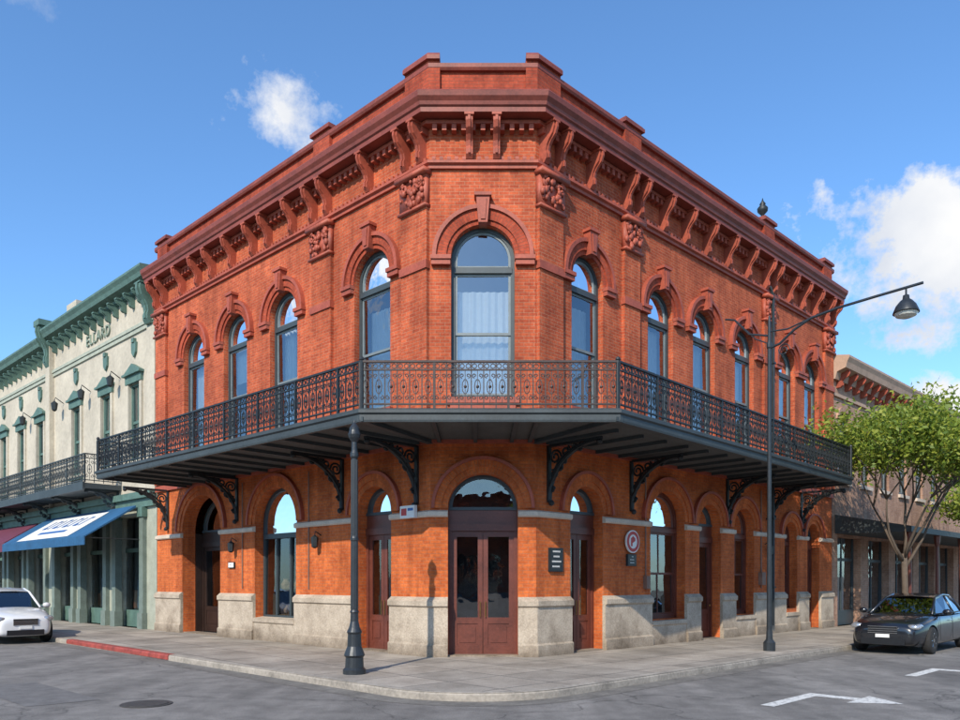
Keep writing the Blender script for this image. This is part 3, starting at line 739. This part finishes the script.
# ------------------------------------------------------------------ ground, road, pavement
def asphalt():
    m, nt, p = nmat('asphalt'); g = gpos(nt)
    n1 = noise(nt, g, .25, 5, .6); n2 = noise(nt, g, 60, 3, .7); n3 = noise(nt, g, 2.2, 5, .7)
    c = ramp(nt, n1, [(.3, (.15, .14, .13)), (.7, (.235, .222, .205))])
    c = mixc(nt, 1, c, ramp(nt, n2, [(.3, (.5,) * 3), (.7, (1.45,) * 3)]), 'MULTIPLY')
    c = mixc(nt, 1, c, ramp(nt, n3, [(.35, (.74,) * 3), (.6, (1.1,) * 3)]), 'MULTIPLY')
    v = N(nt, 'ShaderNodeTexVoronoi', feature='DISTANCE_TO_EDGE'); v.inputs['Scale'].default_value = .3
    w = N(nt, 'ShaderNodeVectorMath', operation='ADD'); nt.links.new(g, w.inputs[0])
    nn = N(nt, 'ShaderNodeTexNoise'); nn.inputs['Scale'].default_value = 1.3; nn.inputs['Detail'].default_value = 6; nt.links.new(g, nn.inputs['Vector']); nt.links.new(nn.outputs['Color'], w.inputs[1])
    nt.links.new(w.outputs[0], v.inputs['Vector'])
    cr = ramp(nt, v.outputs['Distance'], [(0.0, (.5,) * 3), (.008, (1,) * 3)])
    c = mixc(nt, 1, c, cr, 'MULTIPLY')
    # worn wheel tracks along both streets
    for rot in (44, -44):
        mp = N(nt, 'ShaderNodeMapping'); mp.inputs['Rotation'].default_value = (0, 0, radians(rot)); mp.inputs['Scale'].default_value = (1, .06, 1); nt.links.new(g, mp.inputs['Vector'])
        tr_ = noise(nt, mp.outputs[0], .9, 4, .6); c = mixc(nt, 1, c, ramp(nt, tr_, [(.35, (.82,) * 3), (.6, (1.08,) * 3)]), 'MULTIPLY')
    nt.links.new(c, p.inputs['Base Color']); p.inputs['Roughness'].default_value = .85
    bump(nt, n2, p, .5, .01); return m
def concrete():
    m, nt, p = nmat('pavement_concrete'); g = gpos(nt)
    mp = N(nt, 'ShaderNodeMapping'); mp.inputs['Rotation'].default_value = (0, 0, radians(-43.5)); nt.links.new(g, mp.inputs['Vector'])
    b = N(nt, 'ShaderNodeTexBrick', offset=0.0); nt.links.new(mp.outputs[0], b.inputs['Vector'])
    b.inputs['Color1'].default_value = (.40, .355, .30, 1); b.inputs['Color2'].default_value = (.31, .28, .24, 1); b.inputs['Mortar'].default_value = (.09, .085, .08, 1)
    b.inputs['Scale'].default_value = 1; b.inputs['Brick Width'].default_value = 1.2; b.inputs['Row Height'].default_value = 1.2; b.inputs['Mortar Size'].default_value = .014
    n1 = noise(nt, g, .8, 6, .7); n2 = noise(nt, g, 40, 3, .7)
    c = mixc(nt, 1, b.outputs['Color'], ramp(nt, n1, [(.3, (.55, .53, .51)), (.65, (1.12,) * 3)]), 'MULTIPLY')
    c = mixc(nt, 1, c, ramp(nt, n2, [(.3, (.75,) * 3), (.7, (1.15,) * 3)]), 'MULTIPLY')
    nt.links.new(c, p.inputs['Base Color']); p.inputs['Roughness'].default_value = .85
    bump(nt, n2, p, .3, .01); return m
ASP = asphalt(); CON = concrete()
KERB = plain('kerb_concrete', (.30, .27, .23), .85, var=.5, scale=2)
gb = B(); gb.face([(-900, -900, -.008), (900, -900, -.008), (900, 900, -.008), (-900, 900, -.008)]); gb.obj('ground', plain('ground_earth', (.16, .15, .11), .95, scale=.1), fix=False)
rd = B(); rd.face([(-90, -60, 0), (90, -60, 0), (90, 110, 0), (-90, 110, 0)]); rd.obj('road', ASP, fix=False)
ap = Vector((-.05, 10.60)); kl = Vector((-.717, .690)).normalized(); kr = Vector((.717, .697)).normalized(); R = 2.0
cc = ap + Vector((0, R * sqrt(2)))
kp = [tuple(ap + kl * 75), tuple(ap + kl * 30), tuple(ap + kl * 14)] + [(cc.x + R * cos(a), cc.y + R * sin(a)) for a in [radians(-135.8 + 91.6 * i / 14) for i in range(15)]] + [tuple(ap + kr * 14), tuple(ap + kr * 30), tuple(ap + kr * 75)]
pv = B(); pv.face([(*p, ZP) for p in kp]); pv.obj('pavement', CON, fix=False)
kb = B(); kb.sweep(kp, [(-.16, ZP + .004), (-.16, -.1), (.012, -.1), (.008, .10), (-.015, ZP + .004)]); kb.obj('kerb', KERB)
gt = B(); gt.sweep(kp, [(.012, .004), (.42, .004), (.42, .0035), (.012, .0035)]); gt.obj('gutter', plain('gutter_concrete', (.15, .14, .125), .85, var=.55, scale=1.5))
rk = B(); rk.sweep([tuple(ap + kl * 16.5), tuple(ap + kl * 14.01)], [(-.165, ZP + .008), (-.165, .02), (.018, .02), (.014, .10), (-.012, ZP + .008)])
rk.sweep([tuple(ap + kl * 14.0), tuple(ap + kl * 9.8)], [(-.165, ZP + .008), (-.165, .02), (.018, .02), (.014, .10), (-.012, ZP + .008)]); rk.obj('red_kerb', plain('kerb_red_paint', (.30, .055, .04), .7, var=.6, scale=4))
MARK = bpy.data.materials.new('road_paint'); MARK.use_nodes = True
nt = MARK.node_tree; p = nt.nodes['Principled BSDF']
g = gpos(nt); c = ramp(nt, noise(nt, g, 12, 6, .8), [(.38, (.25,) * 3), (.52, (.66, .66, .63))]); nt.links.new(c, p.inputs['Base Color']); p.inputs['Roughness'].default_value = .8
def flat(name, polys, M, z=.005, mat=MARK):
    b = B()
    for q in polys: b.face([(x, y, z) for x, y in q])
    return b.obj(name, mat, None, M, fix=False)
ARR = [[(-.09, -1.2), (.09, -1.2), (.09, .3), (-.09, .3)], [(.09, .06), (.6, .06), (.6, .3), (.09, .3)], [(.6, -.22), (1.15, .18), (.6, .58)]]
flat('lane_arrow_marking', ARR, Matrix.Translation((5.15, 12.0, 0)) @ Matrix.Rotation(radians(-46), 4, 'Z') @ Matrix.Scale(1.15, 4))
flat('lane_arrow_marking.001', ARR, Matrix.Translation((9.2, 15.5, 0)) @ Matrix.Rotation(radians(-46), 4, 'Z') @ Matrix.Scale(1.15, 4))
patch = plain('asphalt_patch', (.14, .135, .13), .85, var=.4, scale=4)
flat('asphalt_patch', [[(-1.6, -.5), (1.4, -.55), (1.5, .45), (-1.5, .5)]], Matrix.Translation((-7.2, 12.3, 0)) @ Matrix.Rotation(radians(-42), 4, 'Z'), .004, patch)
mh = B(); mh.lathe([(.36, -.02), (.36, .012)], 28, (-4.9, 11.2, 0)); mh.lathe([(.3, 0.01), (.3, .018)], 28, (-4.9, 11.2, 0)); mh.obj('manhole_cover', plain('cast_iron', (.08, .075, .07), .6, .4, var=.4, scale=20))

# ------------------------------------------------------------------ street furniture
LPX, LPY = -2.28, 13.85
sl_e = empty('street_lamp', (LPX, LPY, ZP)); lb = B()
lb.lathe([(.21, 0), (.21, .08), (.17, .12), (.16, .3), (.19, .34), (.17, .4), (.13, .5), (.12, .72), (.14, .76), (.1, .84), (.075, .95), (.07, 1.1), (.085, 1.12), (.068, 1.16),
          (.062, 2.4), (.075, 2.42), (.075, 2.46), (.06, 2.5), (.055, 3.9), (.075, 3.94), (.075, 4.0), (.055, 4.05), (.05, 4.2), (.10, 4.28), (.115, 4.34), (.10, 4.38), (.09, 4.42), (.09, 4.46), (.05, 4.52), (.02, 4.56), (.01, 4.6)], 20, (LPX, LPY, ZP))
for k in range(12):
    a = 2 * pi * k / 12; lb.tube([(LPX + .064 * cos(a), LPY + .064 * sin(a), ZP + 1.18), (LPX + .056 * cos(a), LPY + .056 * sin(a), ZP + 3.88)], .009, 4)
LAMPM = plain('lamp_post_paint', (.03, .036, .042), .4, .3, var=.3, scale=6)
lb.obj('post', LAMPM, sl_e, smooth=False)
s2 = empty('street_lamp.001', (7.0, 18.45, ZP)); G2 = Grp(s2, frame((7.0, 18.45), (.69, -.72)), '')
pb2 = G2('pole', LAMPM)
pb2.lathe([(.14, 0), (.14, .2), (.08, .28), (.065, .5), (.052, 3), (.045, 7.3), (.065, 7.34), (.065, 7.42), (.04, 7.5), (.035, 7.95), (.02, 8.1)], 12, (0, 0, ZP))
am = G2('arm', LAMPM)
A0 = 7.45
armp = [(0, 0, A0), (.25, 0, A0 + .05), (.6, 0, A0 + .3), (1.0, 0, A0 + .48), (1.6, 0, A0 + .56), (2.4, 0, A0 + .60), (3.35, 0, A0 + .64)]
am.tube(armp, .03, 8); am.tube([(0, 0, A0 + .4), (.45, 0, A0 + .36), (1.0, 0, A0 + .48)], .02, 6)
am.tube([(0, 0, A0 + .3), (-.5, 0, A0 + .45), (-.9, 0, A0 + .9), (-1.15, 0, A0 + .98)], .025, 6)
am.tube([(0, 0, A0 + .1), (-.35, 0, A0 + .3), (-.6, 0, A0 + .58)], .015, 6)
am.tube([(p[0], 0, p[1]) for p in spiral((.35, A0 - .12), .16, 1.5, 16)], .015, 5)
am.tube([(3.02, 0, A0 + .62), (3.02, 0, A0 + .42)], .02, 6)
G2('luminaire', LAMPM, True).lathe([(.02, .3), (.06, .28), (.07, .2), (.12, .16), (.2, .06), (.25, -.06), (.26, -.1)], 20, (3.02, 0, A0 + .18))
G2('lens', plain('lamp_lens', (.6, .6, .55), .3)).lathe([(.235, -.095), (.2, -.16), (.1, -.2)], 16, (3.02, 0, A0 + .18))
G2.done()

# ------------------------------------------------------------------ cars
def car(name, front, head, paint, L=4.6, W=1.8, hatch=False, hz=1.0):
    hx = Vector(head).normalized(); ctr = Vector(front) - hx * L / 2
    M = Matrix.Translation((ctr.x, ctr.y, 0)) @ Matrix.Rotation(math.atan2(hx.y, hx.x), 4, 'Z') @ Matrix.Diagonal((1, 1, hz, 1))
    e = empty(name, (ctr.x, ctr.y, 0)); k = L / 4.6; w = W / 2
    st = [(2.30, .60, .66, .30), (2.26, .70, .74, .22), (2.05, .78, .85, .19), (1.6, .87, .96, .18), (1.1, .94, .99, .18), (.8, .97, .99, .18), (0, .97, 1, .18), (-1.0, .99, 1, .18),
          (-1.5, 1.02, .99, .18), (-2.0, 1.03, .94, .2), (-2.22, .98, .88, .25), (-2.3, .7, .84, .32)]
    bm = bmesh.new(); rings = []
    for x, zt, ww, zb in st:
        hw = w * ww; h = [(0, zb), (hw * .86, zb), (hw * .965, zb + .08), (hw, zb + (zt - zb) * .45), (hw * .985, zt - .13), (hw * .90, zt - .03), (hw * .55, zt + .015), (0, zt + .025)]
        full = h + [(-y, z) for y, z in reversed(h[1:-1])]
        rings.append([bm.verts.new((x * k, y, z)) for y, z in full])
    n = len(rings[0])
    for i in range(len(rings) - 1):
        for j in range(n): bm.faces.new([rings[i][j], rings[i][(j + 1) % n], rings[i + 1][(j + 1) % n], rings[i + 1][j]])
    bm.faces.new(rings[0]); bm.faces.new(rings[-1][::-1]); bmesh.ops.recalc_face_normals(bm, faces=bm.faces)
    me = bpy.data.meshes.new('body'); bm.to_mesh(me); bm.free(); body = bpy.data.objects.new('body', me); COL.objects.link(body)
    sm = body.modifiers.new('s', 'SUBSURF'); sm.levels = sm.render_levels = 2
    ax = (1.42 * k, -1.38 * k); cut = B(); rw_ = .33
    for a in ax:
        for sgn in (-1, 1): cut.lathe([(.375, -.2), (.375, .2)], 28, (a, sgn * (w - .1), rw_), 'y')
    co = cut.obj('cutter', BLACK); bo = body.modifiers.new('b', 'BOOLEAN'); bo.object = co; bo.operation = 'DIFFERENCE'; bo.solver = 'EXACT'
    dgp = bpy.context.evaluated_depsgraph_get(); nm = bpy.data.meshes.new_from_object(body.evaluated_get(dgp))
    bpy.data.objects.remove(body); bpy.data.objects.remove(co)
    nm.materials.clear(); nm.materials.append(paint)
    for f in nm.polygons: f.use_smooth = True; f.material_index = 0
    try: nm.set_sharp_from_angle(angle=radians(35))
    except Exception: pass
    body = bpy.data.objects.new('body', nm); COL.objects.link(body); body.parent = e; body.matrix_parent_inverse = Matrix.Translation(e.location).inverted(); body.matrix_basis = M
    G = Grp(e, M, '')
    if hatch: gs = [(1.05, .95, .72, .80), (.35, 1.36, .60, .86), (-.3, 1.46, .62, .87), (-1.3, 1.43, .60, .86), (-2.0, 1.12, .66, .80), (-2.12, 1.0, .66, .78)]
    else: gs = [(1.0, .94, .72, .80), (.25, 1.33, .58, .85), (-.35, 1.41, .60, .86), (-1.0, 1.38, .58, .85), (-1.45, 1.22, .58, .82), (-1.85, 1.03, .62, .76)]
    sc_ = w / .9; S = [(a * k, z, r * sc_, b * sc_) for a, z, r, b in gs]
    g = G('greenhouse_glass', CARGLASS, False); zb = .93
    for i in range(len(S) - 1):
        a, b_ = S[i], S[i + 1]
        for sg in (-1, 1): g.face([(a[0], sg * a[3], zb), (b_[0], sg * b_[3], zb), (b_[0], sg * b_[2], b_[1]), (a[0], sg * a[2], a[1])])
        if i in (0, len(S) - 2, len(S) - 3): g.face([(a[0], -a[2], a[1]), (a[0], a[2], a[1]), (b_[0], b_[2], b_[1]), (b_[0], -b_[2], b_[1])])
    pt = G('roof_and_pillars', paint, True)
    lim = len(S) - 3
    grid = []
    for i in range(1, lim + 1):
        a = S[i]; row = [(a[0], a[2] * t, a[1] + .012 + .03 * (1 - t * t)) for t in [-1.03 + 2.06 * j / 8 for j in range(9)]]; grid.append(row)
    for i in range(len(grid) - 1):
        for j in range(8): pt.face([grid[i][j], grid[i][j + 1], grid[i + 1][j + 1], grid[i + 1][j]])
    for sg in (-1, 1):
        rail = [(a[0], sg * a[2], a[1]) for a in S]; pt.tube(rail, .035, 6)
        for i in (2,): pt.tube([(S[i][0], sg * S[i][3], zb), (S[i][0] - .02, sg * S[i][2], S[i][1])], .03, 6)
        i = 4; pt.tube([(S[4][0] + .1, sg * S[4][3], zb), (S[3][0] + .05, sg * S[3][2], S[3][1])], .05, 6)
        G('trim_dark', BLACK).tube([(S[0][0], sg * S[0][3] * 1.01, zb + .03), (S[2][0], sg * S[2][3] * 1.01, zb + .04), (S[-1][0], sg * S[-1][3] * 1.01, zb + .05)], .014, 5)
        m_ = G('mirrors', paint, True); m_.blob((.72 * k, sg * (w + .09), 1.0), .12, 8, (.7, 1, .65)); m_.tube([(.75 * k, sg * w * .93, .95), (.72 * k, sg * (w + .05), .98)], .025, 5)
        d = G('panel_gaps', BLACK)
        for xx in (.95, -.12, -1.05): d.tube([(xx * k, sg * (w + .001), .32), (xx * k, sg * (w * 1.0), .7), (xx * k - .02, sg * w * .965, .9)], .005, 4)
        hd = G('handles', CHROME)
        for xx in (.02, -.92): hd.tube([(xx * k, sg * (w + .015), .78), (xx * k - .0 + .16, sg * (w + .015), .79)], .012, 5)
        hl = G('headlights', HEADL, True)
        hl.blob((2.13 * k, sg * w * .70, .665), .2, 10, (.55, .95, .36)); hl.blob((2.0 * k, sg * w * .80, .69), .16, 10, (1.2, .55, .36))
        G('tail_lights', RED, True).blob((-2.2 * k, sg * w * .74, .82), .17, 8, (.45, .8, .7))
        G('fog_lights', CHROME).lathe([(.05, 0), (.05, .02)], 10, (2.2 * k, sg * w * .66, .36), 'y')
    bl = G('grille', BLACK)
    fx = 2.30 * k
    bl.box(fx - .15, fx + .012, -w * .36, w * .36, .52, .66); bl.box(fx - .15, fx + .01, -w * .55, w * .55, .24, .38)
    ch = G('grille_bars', CHROME)
    for z in (.51, .56, .61, .665): ch.box(fx - .05, fx + .02, -w * .37, w * .37, z, z + .012)
    G('plate', WHITE).box(fx, fx + .022, -.16, .16, .41, .49)
    G('rear_plate', WHITE).box(-fx - .02, -fx, -.2, .2, .6, .72)
    G('underbody', BLACK).box(-2.05 * k, 2.05 * k, -w * .82, w * .82, .2, .5)
    for xx in (.1, -.9):
        for sg in (-1, 1): G('seats', BLACK).box(xx * k - .08, xx * k + .08, sg * .35 - .24, sg * .35 + .24, .9, 1.22)
    for a in ax:
        for sg in (-1, 1):
            y0 = sg * (w - .21)
            G('tyres', TYRE, True).lathe([(.20, -.1), (.30, -.105), (.325, -.08), (.33, 0), (.325, .08), (.30, .105), (.20, .1)], 28, (a, y0 + sg * .09, .33), 'y')
            rim = G('rims', CHROME); yo = y0 + sg * .185
            rim.band([(a + .215 * cos(t), .33 + .215 * sin(t)) for t in [2 * pi * i / 24 for i in range(25)]], [(a + .18 * cos(t), .33 + .18 * sin(t)) for t in [2 * pi * i / 24 for i in range(25)]], yo, yo - sg * .1)
            for q in range(7):
                t = 2 * pi * q / 7; rim.tube([(a, yo - sg * .02, .33), (a + .19 * cos(t), yo - sg * .01, .33 + .19 * sin(t))], .022, 5)
            rim.lathe([(.05, -.01), (.05, .01)], 12, (a, yo, .33), 'y')
            G('wheel_wells', BLACK).lathe([(.20, 0), (.2, .01)], 20, (a, y0 + sg * .06, .33), 'y')
    G.done(); return e
def paintm(name, col, metal=.0):
    m, nt, p = nmat(name); p.inputs['Base Color'].default_value = (*col, 1); p.inputs['Metallic'].default_value = metal
    p.inputs['Coat Weight'].default_value = 1; p.inputs['Coat Roughness'].default_value = .04
    n = noise(nt, gpos(nt), 1.5, 4); nt.links.new(ramp(nt, n, [(.3, (.24,) * 3), (.7, (.38,) * 3)]), p.inputs['Roughness']); return m
CHROME = plain('chrome', (.6, .6, .6), .18, 1, var=.05, bmp=0); TYRE = plain('tyre_rubber', (.02, .02, .02), .85)
HEADL = plain('headlamp', (.45, .47, .5), .12, .6, var=.1, bmp=0, coat=1)
car('parked_car', (10.0, 18.95), (-.717, -.697), paintm('car_black', (.008, .009, .012)), 4.7, 1.84, hz=1.03)
car('parked_car.001', (-13.1, 22.0), (.717, -.697), paintm('car_white', (.68, .69, .70)), 4.2, 1.74, True, 1.08)

# ------------------------------------------------------------------ trees
LEAF = bpy.data.materials.new('leaves'); LEAF.use_nodes = True; nt = LEAF.node_tree
p = nt.nodes['Principled BSDF']
ob = N(nt, 'ShaderNodeNewGeometry'); c = ramp(nt, ob.outputs['Random Per Island'], [(0, (.10, .17, .022)), (.5, (.21, .29, .035)), (1, (.35, .38, .05))]); nt.links.new(c, p.inputs['Base Color']); p.inputs['Roughness'].default_value = .55
tr = N(nt, 'ShaderNodeBsdfTranslucent'); nt.links.new(c, tr.inputs[0]); mx = N(nt, 'ShaderNodeMixShader'); mx.inputs[0].default_value = .4
nt.links.new(p.outputs[0], mx.inputs[1]); nt.links.new(tr.outputs[0], mx.inputs[2]); nt.links.new(mx.outputs[0], nt.nodes['Material Output'].inputs[0])
BARK = plain('bark', (.10, .075, .055), .9, var=.4, scale=10)
def tree(name, x, y, z0, trunk, R, H, nleaf, seed, lsz=.075):
    rnd = random.Random(seed); e = empty(name, (x, y, z0)); b = B(); tips = []
    def limb(p, d, ln, r, lv):
        pts = [p]; q = Vector(p); dd = Vector(d)
        for i in range(4):
            dd = (dd + Vector((rnd.uniform(-.18, .18), rnd.uniform(-.18, .18), .05))).normalized(); q = q + dd * ln / 4; pts.append(tuple(q))
        b.tube(pts, r, 7, [r * (1 - .12 * i) for i in range(5)])
        if lv == 0: tips.append((q, 1)); tips.append((Vector(pts[2]), .6)); return
        if lv == 1: tips.append((q, .8))
        for k in range(rnd.choice([3, 3, 4])):
            a = rnd.uniform(0, 2 * pi); s = rnd.uniform(.4, .85)
            limb(tuple(q), (dd * .8 + Vector((cos(a) * s, sin(a) * s, .15))).normalized(), ln * rnd.uniform(.6, .8), r * .55, lv - 1)
    b.tube([(x, y, z0 - .05), (x, y, z0 + .15), (x + .05, y, z0 + trunk * .5), (x + .02, y, z0 + trunk)], .1, 9, [.17, .12, .10, .09])
    for k in range(7):
        a = k * 1.05 + .3; limb((x + .02, y, z0 + trunk * (.8 + .03 * k)), Vector((cos(a) * .5, sin(a) * .5, (.6, 1.0, 1.6, .7, 1.2, .9, 2.4)[k])).normalized(), H * .28, .055, 2)
    b.obj('trunk', BARK, e, smooth=True)
    lb = B()
    for i in range(nleaf):
        t, s = rnd.choice(tips); o = Vector((rnd.gauss(0, 1), rnd.gauss(0, 1), rnd.gauss(0, .8))) * (R * .13 * s + .1); c = t + o
        n1 = Vector((rnd.uniform(-1, 1), rnd.uniform(-1, 1), rnd.uniform(-1, 1))).normalized(); n2 = n1.cross(Vector((rnd.uniform(-1, 1), rnd.uniform(-1, 1), .3))).normalized()
        L = lsz * rnd.uniform(.7, 1.4)
        lb.face([c - n1 * L, c + n2 * L * .45, c + n1 * L, c - n2 * L * .45])
    lb.obj('foliage', LEAF, e, fix=False); return e
tree('street_tree', 14.0, 25.2, ZP, 2.6, 2.0, 8.3, 24000, 4, .08)
tree('street_tree.001', 22.5, 33.6, ZP, 2.6, 2.2, 6.2, 7000, 9, .1)

# ------------------------------------------------------------------ rows across the streets
def rowb(name, P, u, ln, H, mat, tm):
    e = empty(name, (P[0], P[1], 0)); G = Grp(e, frame(P, u), '')
    ops = [(2 + 3 * i, 1.2, 4.8, 7.0, .3) for i in range(int(ln / 3) - 1)]
    wall(G('wall_upper', mat), 0, ln, 4, H, ops, .25); g2 = [(2.5 + 4 * i, 2.8, .15, 3.1, 0) for i in range(int(ln / 4) - 1)]
    wall(G('wall_lower', mat), 0, ln, 0, 4, g2, .3)
    for c, w, zb, zs, r in ops + g2: glasspane(G('window_glass', GLASS), [(c - w / 2, zb), (c + w / 2, zb), (c + w / 2, zs + r), (c - w / 2, zs + r)], .2)
    G('room_dark', ROOM).box(0.1, ln - .1, .9, 10, 0, H - .3)
    G('cornice', tm).box(-.1, ln + .1, -.4, .3, H - .3, H); G('cornice', tm).box(0, ln, -.15, 0, 3.9, 4.15); G.done()
rowb('brick_shop_row', (34, 2), (-.25, -1), 26, 8.5, BRICKTAN, TANT)
rowb('brick_shop_row.001', (22, -26), (-1, -.05), 44, 8.0, BRICK, TRIM)
rowb('stucco_shop_row', (-28, -22), (-.25, 1), 30, 8.5, CREAM, GREEN)
tree('street_tree.002', 26, -6, 0, 2.6, 2.4, 6, 4000, 12, .14); tree('street_tree.003', -18, -14, 0, 2.6, 2.4, 6, 4000, 13, .14); tree('street_tree.004', 3, -22, 0, 2.6, 2.4, 6, 4000, 14, .14)

# ------------------------------------------------------------------ sky, sun, camera
S = Vector((-.36, -.93, 0)).normalized(); el = radians(36)
sd = Vector((S.x * cos(el), S.y * cos(el), sin(el)))
w = bpy.data.worlds.new('World'); scene.world = w; w.use_nodes = True; nt = w.node_tree; bg = nt.nodes['Background']
sky = N(nt, 'ShaderNodeTexSky', sky_type='NISHITA'); sky.sun_disc = False; sky.sun_elevation = el; sky.sun_rotation = math.atan2(S.x, S.y)
sky.air_density = 1.0; sky.dust_density = .6; sky.ozone_density = 2.0
tc = N(nt, 'ShaderNodeTexCoord'); vec = tc.outputs['Generated']
nz = N(nt, 'ShaderNodeTexNoise'); nz.inputs['Scale'].default_value = 9; nz.inputs['Detail'].default_value = 9; nz.inputs['Roughness'].default_value = .64; nt.links.new(vec, nz.inputs['Vector'])
nz2 = N(nt, 'ShaderNodeTexNoise'); nz2.inputs['Scale'].default_value = 6; nz2.inputs['Detail'].default_value = 7; nt.links.new(vec, nz2.inputs['Vector'])
def cloud(d, sc, thr=.0, amp=1.6, dens=1.0):
    d = Vector(d).normalized()
    su = N(nt, 'ShaderNodeVectorMath', operation='SUBTRACT'); nt.links.new(vec, su.inputs[0]); su.inputs[1].default_value = d
    ml = N(nt, 'ShaderNodeVectorMath', operation='MULTIPLY'); nt.links.new(su.outputs[0], ml.inputs[0]); ml.inputs[1].default_value = sc
    le = N(nt, 'ShaderNodeVectorMath', operation='LENGTH'); nt.links.new(ml.outputs[0], le.inputs[0])
    v = mathn(nt, 'SUBTRACT', 1.0, le.outputs['Value'])
    v = mathn(nt, 'ADD', v, mathn(nt, 'MULTIPLY', mathn(nt, 'SUBTRACT', nz.outputs['Fac'], .5), amp * 2))
    v = mathn(nt, 'MULTIPLY', mathn(nt, 'SUBTRACT', v, .12), 2.6 * dens, True); return v
ms = [cloud((-.258, 1, .612), (16, 16, 20), amp=2.0, dens=.5), cloud((.60, 1, .43), (7.5, 7.5, 12), amp=1.7), cloud((.64, 1, .245), (12, 12, 32)), cloud((-.66, 1, .82), (16, 16, 30), dens=.25),
      cloud((.9, .3, .5), (4, 4, 7)), cloud((-.8, .1, .4), (4, 4, 8)), cloud((-.5, -1, .5), (3.5, 3.5, 8)), cloud((.7, -1, .35), (3.5, 3.5, 9)), cloud((-.1, -1, .9), (4, 4, 6), dens=.6)]
m_ = ms[0]
for q in ms[1:]: m_ = mathn(nt, 'MAXIMUM', m_, q)
cc_ = ramp(nt, nz2.outputs['Fac'], [(.35, (5.6, 6.0, 6.8)), (.6, (8.2, 8.2, 8.2))])
tn = mixc(nt, 1.0, sky.outputs[0], (1.15, 1.62, 2.0), 'MULTIPLY')
col = mixc(nt, m_, tn, cc_)
nt.links.new(col, bg.inputs[0]); bg.inputs[1].default_value = .125
su = bpy.data.lights.new('sun', 'SUN'); su.energy = 5.0; su.angle = radians(.5); su.color = (1, .90, .76)
so_ = bpy.data.objects.new('sun', su); COL.objects.link(so_); so_.rotation_euler = (-sd).to_track_quat('-Z', 'Y').to_euler(); so_.location = (-20, -40, 40)
cam = bpy.data.cameras.new('camera'); co = bpy.data.objects.new('camera', cam); COL.objects.link(co); scene.camera = co
co.location = (0, 0, 1.8); co.rotation_euler = (radians(90), 0, 0); cam.sensor_width = 36; cam.lens = 28.6; cam.shift_y = .231; cam.clip_end = 3000
scene.view_settings.view_transform = 'Standard'; scene.view_settings.look = 'None'; scene.view_settings.exposure = 0
